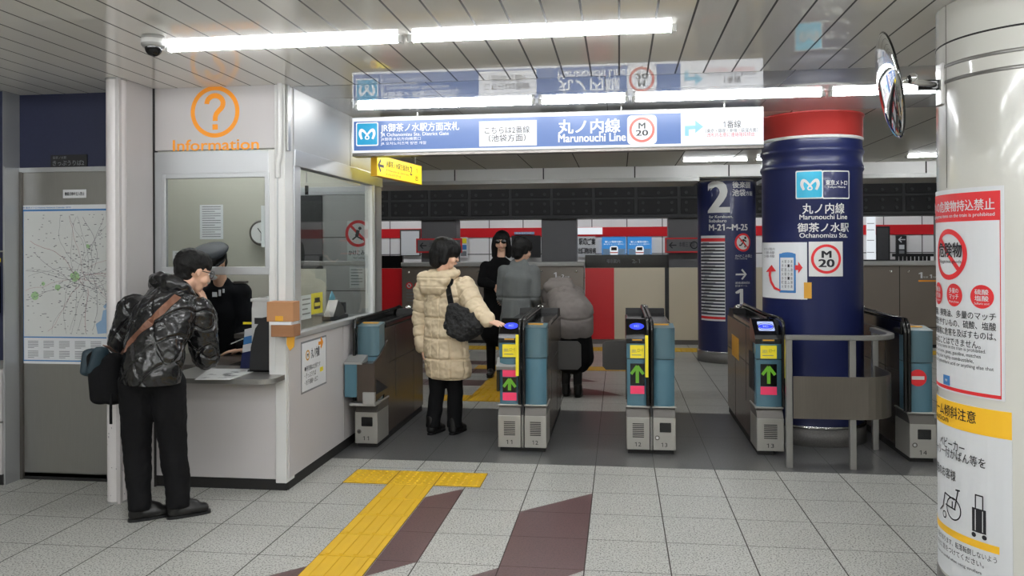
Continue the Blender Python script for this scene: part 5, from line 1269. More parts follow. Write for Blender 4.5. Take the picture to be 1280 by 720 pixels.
class Prims(MB):
    def cap(s, p0, p1, r0, r1=None, side=None, fl=1.0, n=20, k=6):
        """tapered capsule; cross-section r along side, r*fl across it"""
        p0, p1 = V(p0), V(p1); r1 = r0 if r1 is None else r1; d = p1 - p0
        if d.length < 1e-6: d = V((0, 0, 1e-4)); p1 = p0 + d
        d = d.normalized(); a = V(side) if side is not None else d.orthogonal(); a = (a - d * a.dot(d)).normalized(); b = d.cross(a); vs = []
        rows = [(p0, r0, -pi / 2 + pi / 2 * i / k) for i in range(k + 1)] + [(p1, r1, pi / 2 * i / k) for i in range(k + 1)]
        e = min(1.0, fl) if fl < 1 else 1.0
        for p, r, t in rows:
            for j in range(n):
                q = 2 * pi * j / n; vs.append(p + d * (r * e * sin(t)) + (a * cos(q) + b * (sin(q) * fl)) * (r * max(cos(t), 1e-4)))
        m = len(rows); return s.add(vs, [[i * n + j, i * n + (j + 1) % n, (i + 1) * n + (j + 1) % n, (i + 1) * n + j] for i in range(m - 1) for j in range(n)], s.mt, True)
    def chain(s, pts, side=None, fl=1.0):
        for (p0, r0), (p1, r1) in zip(pts, pts[1:]): s.cap(p0, p1, r0, r1, side, fl)
        return s
def prims(mt): p = Prims(); p.mt = mt; return p
def blob(name, p, voxel, parent, label=None, smooth=5, disp=None, cut=None):
    """fuse the shapes into one continuous skin"""
    me = bpy.data.meshes.new('tmp'); me.from_pydata([tuple(v) for v in p.v], [], p.f); o = bpy.data.objects.new('tmp', me); C.objects.link(o)
    r = o.modifiers.new('r', 'REMESH'); r.mode = 'VOXEL'; r.voxel_size = voxel
    if smooth: q = o.modifiers.new('s', 'SMOOTH'); q.iterations = smooth; q.factor = .5
    dg = bpy.context.evaluated_depsgraph_get(); ev = bpy.data.meshes.new_from_object(o.evaluated_get(dg)); bpy.data.objects.remove(o); bpy.data.meshes.remove(me)
    ev.name = name
    if disp:
        new = [v.co + v.normal * disp(v.co, v.normal) for v in ev.vertices]
        for v, c in zip(ev.vertices, new): v.co = c
    if cut is not None:
        for v in ev.vertices:
            if v.co.z < cut: v.co.z = cut + (v.co.z - cut) * .04
    off = ORG.get(parent.name, V((0, 0, 0)))
    ev.transform(Matrix.Translation(-off)); ev.materials.clear(); ev.materials.append(MATS[p.mt]); ev.polygons.foreach_set('use_smooth', [True] * len(ev.polygons)); ev.update()
    ob = bpy.data.objects.new(name, ev); C.objects.link(ob); ob.parent = parent; ORG[ob.name] = off
    if label: ob['label'] = label
    return ob
def wrinkle(amp, sc, zs=1.0):
    return lambda c, n: amp * mnoise.noise(V((c.x * sc, c.y * sc, c.z * sc * zs)))
def axes(f, up=(0, 0, 1)):
    f = V(f).normalized(); r = f.cross(V(up)).normalized(); return f, r, r.cross(f)
def head(p, c, f, s=1.0, up=(0, 0, 1)):
    f, r, u = axes(f, up); c = V(c)
    p.cap(c + u * .038 * s - f * .022 * s, c + u * .034 * s + f * .020 * s, .082 * s, .076 * s, r, 1.0)
    p.cap(c + u * .01 * s + f * .022 * s, c - u * .072 * s + f * .050 * s, .066 * s, .036 * s, r, .95)
    p.cap(c + u * .018 * s + f * .088 * s, c - u * .022 * s + f * .108 * s, .009 * s, .013 * s, r)
    p.cap(c - u * .022 * s + f * .100 * s - r * .011 * s, c - u * .022 * s + f * .100 * s + r * .011 * s, .009 * s)
    for k in (1, -1):
        p.cap(c + u * .034 * s + f * .082 * s + r * .012 * k * s, c + u * .032 * s + f * .076 * s + r * .044 * k * s, .010 * s, .008 * s)
        p.cap(c - u * .022 * s + f * .062 * s + r * .034 * k * s, c - u * .03 * s + f * .06 * s + r * .036 * k * s, .028 * s)
        p.cap(c + u * .018 * s - f * .004 * s + r * .078 * k * s, c - u * .020 * s + f * .004 * s + r * .074 * k * s, .017 * s, .011 * s, f, .45)
    p.cap(c - u * .047 * s + f * .094 * s - r * .018 * s, c - u * .047 * s + f * .094 * s + r * .018 * s, .008 * s)
    p.cap(c - u * .058 * s + f * .091 * s - r * .014 * s, c - u * .058 * s + f * .091 * s + r * .014 * s, .008 * s)
    return f, r, u
def face(t, c, f, s=1.0, up=(0, 0, 1), eyes=True):
    f, r, u = axes(f, up); c = V(c)
    if eyes:
        for k in (1, -1):
            e = c + u * .014 * s + f * .079 * s + r * .032 * k * s; M = Matrix((r, f, u)).transposed()
            b = MB().ball(e, (.014 * s, .010 * s, .0075 * s), 'eye_white', 12, M); b.ball(e + f * .0065 * s, (.0065 * s, .005 * s, .0065 * s), 'ink', 10, M); part('eye', b, t)
            part('eyebrow', MB().tube([e + u * .022 * s - r * .018 * k * s + f * .012 * s, e + u * .026 * s + f * .011 * s, e + u * .021 * s + r * .018 * k * s + f * .002 * s], [.003 * s, .004 * s, .002 * s], 'hair_black', 6), t)
    part('lips', MB().tube([c - u * .052 * s + f * .098 * s - r * .022 * s, c - u * .0515 * s + f * .1035 * s, c - u * .052 * s + f * .098 * s + r * .022 * s], [.003 * s, .0065 * s, .003 * s], 'lip', 8), t)
def hand(p, w, d, n, th, curl=.35, s=1.0):
    """w wrist, d towards the fingers, n out of the palm, th = side of the thumb (+1 / -1 along d x n)"""
    d = V(d).normalized(); n = V(n); n = (n - d * n.dot(d)).normalized(); l = d.cross(n) * th; w = V(w)
    for k in (-.026, -.009, .009, .026): p.cap(w + l * k * .75 * s + d * .012 * s, w + l * k * s + d * (.082 - .08 * abs(k)) * s, .0135 * s, .0105 * s, l)
    for k, ln in ((.031, .066), (.0105, .074), (-.0105, .069), (-.031, .054)):
        q = w + l * k * s + d * .084 * s; a = curl * .6
        for j, fr_ in enumerate((.45, .31, .24)):
            dd = (d * cos(a) + n * sin(a) + l * k * 2.2).normalized(); e = q + dd * ln * fr_ * 1.1 * s; p.cap(q, e, (.0092 - .0008 * j) * s, (.0086 - .0009 * j) * s); q = e; a += curl * (1.0 if j == 0 else .7)
    q = w + l * .028 * s + d * .022 * s
    for dd, ln, r0, r1 in (((d * .65 + l * .75 + n * .25), .042, .0135, .011), ((d * .88 + l * .35 + n * .35), .032, .0105, .0095), ((d * .95 + l * .1 + n * .4), .026, .0095, .008)):
        e = q + dd.normalized() * ln * s; p.cap(q, e, r0 * s, r1 * s); q = e
def shoe(t, heel, toe, s=1.0, mt='shoe_black', high=.105):
    heel, toe = V(heel), V(toe); d = (toe - heel).normalized(); r = V((d.y, -d.x, 0)); L = (toe - heel).length; p = prims(mt); z = V((0, 0, 1))
    p.cap(heel + d * .040 + z * .040, heel + d * L * .55 + z * .042, .040, .044, r, .9); p.cap(heel + d * L * .55 + z * .042, toe - d * .042 + z * .034, .046, .040, r, .72)
    p.cap(heel + d * .048 + z * .05, heel + d * .052 + z * high, .042, .044); p.cap(heel + d * .06 + z * .085, heel + d * L * .62 + z * .055, .040, .034, r)
    for v in p.v: v.z = max(v.z, .012)
    o = blob('shoe', p, .006, t, smooth=3)
    n = 22; pts = []
    for i in range(n):
        a = 2 * pi * i / n; k = cos(a); w = .036 + .008 * max(0, k) ; pts.append((heel + d * (L / 2 + (L / 2 - .002) * math.copysign(abs(k) ** .7, k)) + r * (w * math.copysign(abs(sin(a)) ** .7, sin(a)))))
    b = MB(); lo = [V((q.x, q.y, .001)) for q in pts]; hi = [V((q.x, q.y, .016)) for q in pts]
    b.add(lo + hi, [[i, (i + 1) % n, n + (i + 1) % n, n + i] for i in range(n)], 'black'); b.add(lo, [list(range(n))[::-1]], 'black'); b.add(hi, [list(range(n))], 'black'); s_ = part('sole', b, o)
def seg_t(c, a, b):
    ab = b - a; t = max(0, min(1, (c - a).dot(ab) / ab.length_squared)); return t, (c - (a + ab * t)).length
def P(x, y, Y): return PY(x, y, Y)
def ribbon(pts, nrm, w, th, mt):
    """flat strap through the points, lying across the given normals"""
    b = MB(); vs = []; k = len(pts)
    for i, q in enumerate(pts):
        d = (pts[min(i + 1, k - 1)] - pts[max(i - 1, 0)]).normalized(); n = nrm[i] if isinstance(nrm, list) else nrm; s_ = d.cross(n).normalized(); nn = s_.cross(d)
        for a, c in ((-1, 0), (1, 0), (1, 1), (-1, 1)): vs.append(q + s_ * (a * w / 2) + nn * (c * th))
    return b.add(vs, [[4 * i + j, 4 * i + (j + 1) % 4, 4 * i + 4 + (j + 1) % 4, 4 * i + 4 + j] for i in range(k - 1) for j in range(4)] + [[3, 2, 1, 0], [4 * k - 4, 4 * k - 3, 4 * k - 2, 4 * k - 1]], mt)

# ---- man bending to the counter -----------------------------------------------------------------
pel, mid, che, sho = P(190, 462, 4.20), P(194, 430, 4.25), P(204, 398, 4.34), P(212, 376, 4.40)
hc = P(241, 341, 4.54); fw_ = V((.55, .80, -.28)); rt = V((.86, -.50, 0)).normalized()
rs, re, rw = P(247, 392, 4.42), P(257, 446, 4.50), P(259, 388, 4.63)
ls, le, lw = P(168, 388, 4.40), P(153, 428, 4.40), P(176, 462, 4.62)
lh, lk, la_ = P(171, 480, 4.20), P(171, 560, 4.22), P(175, 632, 4.17)
rh, rk, ra = P(209, 480, 4.24), P(217, 560, 4.27), P(223, 630, 4.24)
t = thing('person', 'man in glossy black quilted jacket bending at the booth counter', 'person', ((la_.x + ra.x) / 2, 4.2, 0))
p = prims('skin'); f, r, u = head(p, hc, fw_)
p.cap(sho + V((0, 0, .02)), hc - u * .06 - f * .02, .058, .054)
p.chain([(pel, .12), (mid, .12), (che, .13), (sho, .11)], rt, .8); p.cap(ls, rs, .06, .06)
p.chain([(rs, .05), (re, .04), (rw, .028)]); p.chain([(ls, .05), (le, .04), (lw, .028)])
hand(p, rw, hc - u * .015 + f * .035 - rw, V((-.6, -.1, -.2)), 1, .3); hand(p, lw, V((.4, .8, .0)), V((0, 0, -1)), -1, .25)
for a, b_, c_ in ((lh, lk, la_), (rh, rk, ra)): p.chain([(a, .08), (b_, .05), (c_, .035)])
blob('body', p, .0055, t, smooth=4); face(t, hc, fw_)
p = prims('hair_black'); p.cap(hc + u * .052 - f * .035, hc + u * .058 + f * .020, .092, .082, r); p.cap(hc + u * .01 - f * .052, hc - u * .035 - f * .050, .072, .058, r, .9); p.cap(hc + u * .105 + f * .03, hc + u * .085 + f * .068, .035, .026, r)
blob('hair', p, .007, t, 'short black hair', 3, lambda c, n: .005 * mnoise.noise(c * 45))
for k in (1, -1): part('glasses', MB().tube([hc + u * .016 + r * .075 * k + f * .0, hc + u * .018 + r * .068 * k + f * .09], .0025, 'black', 6).lathe([(.024, -.002), (.026, 0), (.024, .002)], hc + u * .014 + r * .034 * k + f * .104, 'black', 20, axis=f), t)
p = prims('puffer_black')
p.chain([(P(188, 474, 4.20), .20), (P(189, 462, 4.20), .205), (mid, .20), (che, .225), (sho + V((0, 0, -.01)), .18)], rt, .72); p.cap(ls + V((.05, 0, -.01)), rs - V((.04, 0, .01)), .098, .098)
p.chain([(rs, .098), (re, .080), (rw - (rw - re) * .14, .062)]); p.chain([(ls, .098), (le, .082), (lw, .062)])
def quilt(c, n):
    q = c - che; a = q.dot(rt) * .9 + q.z * .55; b_ = q.dot(rt) * .9 - q.z * .8
    d1 = min(abs(sin(pi * a / .125)), abs(sin(pi * b_ / .14))); return -.016 * math.exp(-(d1 / .13) ** 2) + .007 * mnoise.noise(c * 18) + .004 * mnoise.noise(c * 45)
ja = blob('jacket', p, .0075, t, 'glossy black quilted down jacket', 5, quilt, cut=.765)
p = prims('puffer_black'); nb = sho + V((.01, .01, .06))
for k in range(9):
    a = pi * (k / 8) ; q = nb + rt * (.115 * cos(a)) - f * (.075 * sin(a)) + V((0, 0, .02 + .02 * sin(a))); q2 = nb + rt * (.115 * cos(a + pi / 8)) - f * (.075 * sin(a + pi / 8)) + V((0, 0, .02 + .02 * sin(a + pi / 8)))
    if k < 8: p.cap(q, q2, .046, .046)
p.cap(nb - f * .06 + rt * .05 + V((0, 0, -.04)), nb - f * .06 - rt * .07 + V((0, 0, -.05)), .062, .055)
blob('hood', p, .007, t, 'hood rolled behind his neck', 4, lambda c, n: .012 * mnoise.noise(c * 26))
p = prims('trouser_black'); p.cap(lh + V((.01, 0, .03)), rh + V((-.01, 0, .03)), .105, .105, rt, .9)
for a, b_, c_ in ((lh, lk, la_), (rh, rk, ra)): p.chain([(a, .100), (b_, .076), (c_ + V((0, 0, .01)), .064)])
blob('trousers', p, .0075, t, 'straight black trousers', 5, lambda c, n: .007 * mnoise.noise(V((c.x * 12, c.y * 12, c.z * 9))) + .003 * mnoise.noise(c * 40), cut=.062)
for a in (la_, ra):
    h_ = V((a.x - .050, a.y - .042, 0)); shoe(t, h_, h_ + V((.185, .155, 0)))
# his bag and its strap
bc = P(130, 468, 4.17)
t = thing('shoulder_bag', 'dark teal and black messenger bag on the bending man\'s left hip', 'bag', (bc.x, bc.y, bc.z - .17))
p = prims('fabric_black'); p.cap(bc + V((-.03, .0, .10)), bc + V((.0, .0, -.12)), .075, .085, (.3, 1, 0), .55); p.cap(bc + V((.03, .03, .08)), bc + V((.05, .03, -.13)), .07, .08, (.3, 1, 0), .55); blob('bag_body', p, .007, t, smooth=4)
p = prims('bag_teal'); p.cap(bc + V((-.065, -.015, .12)), bc + V((-.07, -.02, .02)), .055, .06, (.4, 1, 0), .5); p.cap(bc + V((.0, -.025, .135)), bc + V((-.03, -.035, .02)), .05, .05, (.4, 1, 0), .5); blob('front_pocket', p, .007, t, 'dark teal front pocket', 4)
part('strap_tail', MB().box(bc + V((.055, -.035, -.27)), bc + V((.07, -.03, -.10)), 'fabric_black'), t)
def on_back(x, y, Y0=4.05):
    q = P(x, y, Y0); d = (q - CAM).normalized(); hit, loc, nr, _ = ja.ray_cast(CAM + d * 2.5 - ORG[ja.name], d)
    return (loc + ORG[ja.name], nr) if hit else (q, V((0, -1, 0)))
sp = [on_back(153 + (222 - 153) * i / 14, 444 - 73 * (i / 14) ** .85) for i in range(15)]
sp = [(q, n) for q, n in sp]
part('strap', ribbon([bc + V((0, .02, .16))] + [q + n * .004 for q, n in sp], [V((0, -1, 0))] + [n for q, n in sp], .042, .004, 'strap_brown'), t, 'brown shoulder strap')

# ---- woman in the cream coat -------------------------------------------------------------------
Yw = 6.42
hc = P(557, 319, Yw); fw_ = V((.93, .33, -.20)); tf = V((.50, .86, 0)).normalized(); rt = V((tf.y, -tf.x, 0))
nk, che, wst, hip, hem = P(553, 345, Yw), P(555, 368, Yw), P(556, 402, Yw), P(557, 432, Yw), P(561, 462, Yw)
rs, re, rw = P(580, 358, 6.40), P(596, 387, 6.24), P(612, 402, 6.10)
ls, le, lw = P(531, 360, 6.50), P(526, 398, 6.52), P(528, 432, 6.46)
lh, lk, la_ = P(547, 432, Yw), P(546, 492, 6.42), P(541, 534, 6.40)
rh, rk, ra = P(566, 432, Yw), P(569, 492, 6.44), P(568, 534, 6.42)
t = thing('person', 'woman in long cream quilted coat reaching out to the card reader', 'person', ((la_.x + ra.x) / 2, Yw, 0))
p = prims('skin'); f, r, u = head(p, hc, fw_, .97)
p.cap(nk + V((0, 0, -.02)), hc - u * .06 - f * .015, .05, .046); p.chain([(hip, .11), (wst, .10), (che, .11), (nk - V((0, 0, .04)), .08)], rt, .75); p.cap(ls, rs, .05, .05)
p.chain([(rs, .045), (re, .036), (rw, .026)]); p.chain([(ls, .045), (le, .036), (lw, .026)])
hd = P(628, 405.5, 6.02) - rw; hand(p, rw, hd, V((.1, .2, -1)), 1, .16, .88); hand(p, lw, V((.05, -.02, -1)), V((.8, .3, 0)), -1, .3, .9)
for a, b_, c_ in ((lh, lk, la_), (rh, rk, ra)): p.chain([(a, .07), (b_, .045), (c_, .033)])
blob('body', p, .005, t, smooth=3); face(t, hc, fw_, .97)
p = prims('hair_black'); p.cap(hc + u * .052 - f * .035, hc + u * .055 + f * .030, .098, .088, r); p.cap(hc - u * .0 - f * .062, hc - u * .06 - f * .060, .082, .066, r, .95)
for k in (1, -1): p.cap(hc + u * .045 - f * .01 + r * .066 * k, hc - u * .050 - f * .015 + r * .070 * k, .044, .034); p.cap(hc + u * .06 + f * .05 + r * .03 * k, hc + u * .04 + f * .07 + r * .055 * k, .04, .022)
blob('hair', p, .007, t, 'black bobbed hair', 3, lambda c, n: .004 * mnoise.noise(V((c.x * 50, c.y * 50, c.z * 14))))
p = prims('puffer_cream')
p.chain([(hem, .205), (hip, .198), (wst, .178), (che, .180), (nk - V((0, 0, .05)), .13)], rt, .74); p.cap(ls + rt * .05 - V((0, 0, .01)), rs - rt * .05 - V((0, 0, .01)), .082, .085)
p.chain([(rs, .088), (re, .070), (rw - (rw - re) * .16, .052)]); p.chain([(ls, .082), (le, .066), (lw, .052)])
def quilt2(c, n):
    best = min(((seg_t(c, a, b_)[1] - .07, a, b_, o_) for a, b_, o_ in ((rs, re, 0), (re, rw, .25), (ls, le, 0), (le, lw, .25), (hem, hip, None), (hip, wst, None), (wst, che, None), (che, nk, None)) if True), key=lambda z: z[0] - (.10 if z[3] is None else 0))
    if best[3] is None:
        h = abs(sin(pi * (c.z - .455) / .165)); w_ = abs(sin(pi * atan2((c - wst).dot(rt), -(c - wst).dot(tf)) / .55 + .8))
        d = -.016 * math.exp(-(h / .16) ** 2) - .012 * math.exp(-(w_ / .16) ** 2) * (1 if c.z < 1.16 else .3)
    else:
        s_, _ = seg_t(c, best[1], best[2]); d = -.012 * math.exp(-(abs(sin(pi * (s_ * 2.6 + best[3]))) / .2) ** 2)
    return d + .008 + .011 * mnoise.noise(V((c.x * 13, c.y * 13, c.z * 20))) + .005 * mnoise.noise(c * 42)
coat = blob('coat', p, .0065, t, 'long cream quilted down coat', 4, quilt2, cut=.455)
p = prims('puffer_cream'); nb = nk + V((0, 0, .0))
for k in range(10):
    a, a2 = 2 * pi * k / 10, 2 * pi * (k + 1) / 10; g_ = lambda a: nb + rt * (.115 * cos(a)) - tf * (.09 * sin(a)) + V((0, 0, .012 - .02 * sin(a))); p.cap(g_(a), g_(a2), .042, .042)
hb = nb - tf * .10 + V((0, 0, -.07)); p.cap(hb + rt * .10 + V((0, 0, .05)), hb - rt * .11 + V((0, 0, .05)), .062, .062); p.cap(hb + rt * .06 + V((0, 0, -.01)), hb - rt * .08 + V((0, 0, -.015)), .075, .07); p.cap(hb + V((0, 0, -.05)), hb - rt * .02 + V((0, 0, -.10)), .062, .04)
blob('hood', p, .007, t, 'cream hood hanging down her back', 4, lambda c, n: .008 * mnoise.noise(c * 24) - .008 * math.exp(-(abs(sin(pi * (c.z - 1.2) / .07)) / .2) ** 2))
p = prims('trouser_black'); p.cap(lh, rh, .09, .09)
for a, b_, c_ in ((lh, lk, la_), (rh, rk, ra)): p.chain([(a, .085), (b_, .064), (c_ + V((0, 0, .02)), .060)])
blob('trousers', p, .0075, t, 'black trousers', 5, lambda c, n: .006 * mnoise.noise(c * 14), cut=.06)
for a in (la_, ra):
    h_ = V((a.x - .02, a.y - .062, 0)); shoe(t, h_, h_ + V((.075, .225, 0)), high=.13)
# her bag
bc = P(580, 402, 6.14)
t = thing('handbag', 'large slouchy black bag hanging from the cream-coated woman\'s shoulder', 'bag', (bc.x, bc.y, bc.z - .2))
p = prims('fur_black')
for x0, y0, x1, y1, r0, r1 in ((568, 384, 566, 408, .060, .075), (576, 390, 582, 412, .065, .085), (588, 396, 597, 410, .05, .068), (566, 408, 582, 416, .08, .08), (582, 416, 597, 410, .08, .065)): p.cap(P(x0, y0, 6.14), P(x1, y1, 6.14), r0, r1, (1, .2, 0), .55)
blob('bag_body', p, .007, t, smooth=4, disp=lambda c, n: .010 * mnoise.noise(c * 42))
def on_coat(x, y):
    d = (P(x, y, 5.5) - CAM).normalized(); hit, loc, nr, _ = coat.ray_cast(CAM + d * 4.5 - ORG[coat.name], d); return (loc + ORG[coat.name], nr) if hit else (P(x, y, 6.25), V((0, -1, 0)))
sp = [on_coat(565 - 1.0 * i, 340 + 5 * i) for i in range(5)]
part('strap', ribbon([q + n * .006 for q, n in sp] + [P(562, 370, 6.16), P(564, 380, 6.14)], [n for q, n in sp] + [V((0, -1, 0))] * 2, .045, .008, 'fabric_black'), t)

# ---- woman in grey parka bending down ------------------------------------------------------------
hip, wst, sho = P(716, 402, 8.12), P(710, 384, 8.28), P(703, 368, 8.50); rt = V((.94, -.30, 0)).normalized()
hc = P(696, 378, 8.78); fw_ = V((-.25, .45, -.85)); ra, la_ = P(722, 487, 8.16), P(707, 488, 8.20); rk, lk = P(722, 445, 8.12), P(708, 445, 8.16)
rs, re, rw = sho + rt * .15, sho + rt * .16 + V((0, .12, -.25)), sho + rt * .05 + V((0, .28, -.42)); ls, le, lw = sho - rt * .14, sho - rt * .17 + V((0, .05, -.28)), sho - rt * .10 + V((0, .22, -.46))
t = thing('person', 'woman in grey parka and black skirt bending down behind the gates', 'person', ((la_.x + ra.x) / 2, 8.2, 0))
p = prims('skin'); f, r, u = head(p, hc, fw_, .95, (0, .85, .5)); p.cap(sho, hc - u * .05, .05, .046); p.chain([(hip, .11), (wst, .10), (sho, .10)], rt, .75); p.cap(ls, rs, .05); p.chain([(rs, .045), (re, .036), (rw, .026)]); p.chain([(ls, .045), (le, .036), (lw, .026)])
hand(p, rw, rw - re, -rt, 1, .4, .9); hand(p, lw, lw - le, rt, -1, .4, .9)
p.chain([(hip + rt * .07, .08), (rk, .052), (ra, .034)]); p.chain([(hip - rt * .07, .08), (lk, .052), (la_, .034)])
blob('body', p, .008, t, smooth=3); face(t, hc, fw_, .95, (0, .85, .5))
p = prims('hair_black'); p.cap(hc + u * .05 - f * .03, hc + u * .055 + f * .03, .096, .086, r); p.cap(hc - f * .06, hc - u * .06 - f * .05, .08, .06, r); blob('hair', p, .009, t, smooth=3)
p = prims('stocking'); p.chain([(hip + rt * .07 - V((0, 0, .1)), .075), (rk, .056), (ra, .040)]); p.chain([(hip - rt * .07 - V((0, 0, .1)), .075), (lk, .056), (la_, .040)]); blob('tights', p, .008, t, 'black tights', 4)
p = prims('fabric_black'); p.chain([(hip + V((0, 0, -.05)), .175), (P(716, 425, 8.14), .20), (P(716, 446, 8.14), .215)], rt, .8); blob('skirt', p, .009, t, 'black flared skirt', 4, lambda c, n: .012 * sin(c.x * 60 + c.y * 40) * max(0, .7 - c.z))
p = prims('parka_grey'); p.chain([(hip + V((0, 0, -.06)), .215), (hip + V((0, .02, .08)), .215), (wst + V((0, 0, .03)), .20), (sho, .17)], rt, .82); p.cap(ls, rs, .10); p.chain([(rs, .09), (re, .075), (rw - (rw - re) * .1, .055)]); p.chain([(ls, .09), (le, .075), (lw - (lw - le) * .1, .055)])
blob('parka', p, .009, t, 'padded grey parka', 5, lambda c, n: .010 * mnoise.noise(c * 9) + .004 * mnoise.noise(c * 25) - .012 * math.exp(-(abs(sin(pi * (c.z - .85 - .25 * (c.y - 8.2)) / .21)) / .12) ** 2))
p = prims('parka_grey'); hb = sho + V((-.02, -.08, .08)); p.cap(hb - rt * .12, hb + rt * .10, .065, .065); p.cap(hb - rt * .08 + V((0, .08, .03)), hb + rt * .07 + V((0, .08, .03)), .07, .07); p.cap(hb - rt * .1 + V((0, .0, -.03)), hb + rt * .12 + V((0, -.02, -.03)), .04, .04); blob('hood', p, .009, t, 'padded grey hood', 4, lambda c, n: .006 * mnoise.noise(c * 15))
for a in (ra, la_): shoe(t, V((a.x, a.y - .07, 0)), V((a.x + .02, a.y + .14, 0)))

# ---- person in the grey wool coat, back to us ----------------------------------------------------
Yg = 8.45
hc = P(653, 313, Yg); fw_ = V((.62, .72, -.28)); tf = V((.35, .93, 0)).normalized(); rt = V((tf.y, -tf.x, 0))
nk, che, wst, hip = P(649, 330, Yg), P(648, 350, Yg), P(646, 372, Yg), P(646, 402, Yg); hem = V((hip.x, hip.y, .48))
rs, re, rw = P(666, 340, 8.45), P(669, 371, 8.42), P(672, 384, 8.66); ls, le, lw = P(631, 340, 8.5), P(627, 372, 8.55), P(640, 388, 8.75)
la_, ra = V((hip.x - .06, Yg, .09)), P(691, 486, 8.28); lk = V((hip.x - .07, Yg + .02, .47)); rk = (V(hip) + V((.08, 0, 0))).lerp(ra, .5)
t = thing('person', 'black-haired person in grey wool coat seen from behind past the gates', 'person', (hip.x, Yg, 0))
p = prims('skin'); f, r, u = head(p, hc, fw_); p.cap(nk, hc - u * .06 - f * .015, .052, .048); p.chain([(hip, .11), (wst, .10), (che, .11), (nk - V((0, 0, .04)), .08)], rt, .75); p.cap(ls, rs, .05); p.chain([(rs, .045), (re, .036), (rw, .026)]); p.chain([(ls, .045), (le, .036), (lw, .026)])
hand(p, rw, rw - re, V((-.9, 0, -.2)), 1, .5, .95); hand(p, lw, lw - le, V((.9, 0, -.2)), -1, .5, .95); p.chain([(hip - rt * .07, .08), (lk, .05), (la_, .035)]); p.chain([(hip + rt * .07, .08), (rk, .05), (ra, .035)])
blob('body', p, .008, t, smooth=3); face(t, hc, fw_)
p = prims('hair_black'); p.cap(hc + u * .050 - f * .035, hc + u * .055 + f * .022, .098, .086, r); p.cap(hc - u * .0 - f * .055, hc - u * .055 - f * .050, .078, .06, r); 
for k in (1, -1): p.cap(hc + u * .04 - f * .01 + r * .066 * k, hc - u * .02 - f * .015 + r * .07 * k, .036, .026)
blob('hair', p, .008, t, 'short black hair', 3, lambda c, n: .005 * mnoise.noise(c * 40))
p = prims('coat_grey'); p.chain([(hem, .215), (hip, .195), (wst, .155), (che, .175), (nk - V((0, 0, .05)), .12)], rt, .72); p.cap(ls + rt * .04, rs - rt * .04, .075, .075); p.chain([(rs, .078), (re, .062), (rw - (rw - re) * .1, .05)]); p.chain([(ls, .078), (le, .062), (lw, .05)])
p.cap(nk + rt * .05 + V((0, 0, .0)), nk - rt * .05, .062, .062, rt, .9)
blob('coat', p, .0085, t, 'grey wool coat with a waist seam', 4, lambda c, n: .008 * mnoise.noise(c * 12) - .010 * math.exp(-((c.z - wst.z) / .012) ** 2) + (.01 * sin(atan2(c.x - hip.x, c.y - hip.y) * 9) * max(0, wst.z - c.z) if c.z < wst.z else 0))
p = prims('trouser_black'); p.chain([(hip - rt * .07, .085), (lk, .062), (la_, .052)]); p.chain([(hip + rt * .07, .085), (rk, .058), (ra, .045)]); blob('trousers', p, .009, t, 'black trousers', 4)
for a in (la_, ra): shoe(t, V((a.x - .01, a.y - .07, 0)), V((a.x + .05, a.y + .15, 0)))

# ---- woman with sunglasses facing us -------------------------------------------------------------
Ys = 9.3
hc = P(627, 303, Ys); fw_ = V((.02, -1, -.05)); tf = V((.05, -1, 0)).normalized(); rt = V((1, .05, 0)).normalized()
nk, che, wst, hip = P(626, 321, Ys), P(623, 345, Ys), P(622, 375, Ys), P(622, 400, Ys); hem = V((hip.x, Ys, .50))
rs, re, rw = P(641, 334, Ys), P(644, 364, Ys), P(632, 372, 9.10); ls, le, lw = P(608, 334, Ys), P(603, 352, 9.2), P(618, 358, 9.08)
t = thing('person', 'woman with dark glasses and long black hair facing us past the gates', 'person', (hip.x, Ys, 0))
p = prims('skin'); f, r, u = head(p, hc, fw_); p.cap(nk - V((0, 0, .03)), hc - u * .06 - f * .015, .05, .046); p.chain([(hip, .11), (wst, .10), (che, .11), (nk - V((0, 0, .05)), .08)], rt, .75); p.cap(ls, rs, .05); p.chain([(rs, .045), (re, .036), (rw, .026)]); p.chain([(ls, .045), (le, .036), (lw, .026)])
hand(p, rw, rw - re, V((0, 1, 0)), 1, .5, .9); hand(p, lw, lw - le, V((0, 1, 0)), -1, .5, .9)
legs = [(hip + rt * .08 * k, V((hip.x + .08 * k, Ys, .47)), V((hip.x + .08 * k, Ys, .09))) for k in (1, -1)]
for a, b_, c_ in legs: p.chain([(a, .08), (b_, .05), (c_, .035)])
blob('body', p, .0065, t, smooth=3); face(t, hc, fw_, 1.0, (0, 0, 1), False)
b = MB()
for k in (1, -1):
    M = Matrix((r, f, u)).transposed(); b.ball(hc + u * .014 + r * .035 * k + f * .096, (.034, .008, .025), 'gloss_black', 16, M); b.tube([hc + u * .020 + r * .065 * k + f * .09, hc + u * .018 + r * .08 * k], .004, 'gloss_black', 6)
b.tube([hc + u * .020 - r * .01 + f * .104, hc + u * .020 + r * .01 + f * .104], .004, 'gloss_black', 6); part('sunglasses', b, t, 'dark sunglasses')
p = prims('hair_black'); p.cap(hc + u * .052 - f * .035, hc + u * .060 + f * .018, .094, .082, r); p.cap(hc - u * .0 - f * .055, hc - u * .12 - f * .05, .085, .07, r, .8)
for k in (1, -1): p.chain([(hc + u * .09 + f * .045 + r * .03 * k, .036), (hc + u * .05 + f * .04 + r * .076 * k, .026), (hc - u * .06 + f * .02 + r * .088 * k, .032), (hc - u * .15 + r * .085 * k, .036)])
blob('hair', p, .0075, t, 'long black hair parted at the side', 3, lambda c, n: .004 * mnoise.noise(V((c.x * 50, c.y * 50, c.z * 10))))
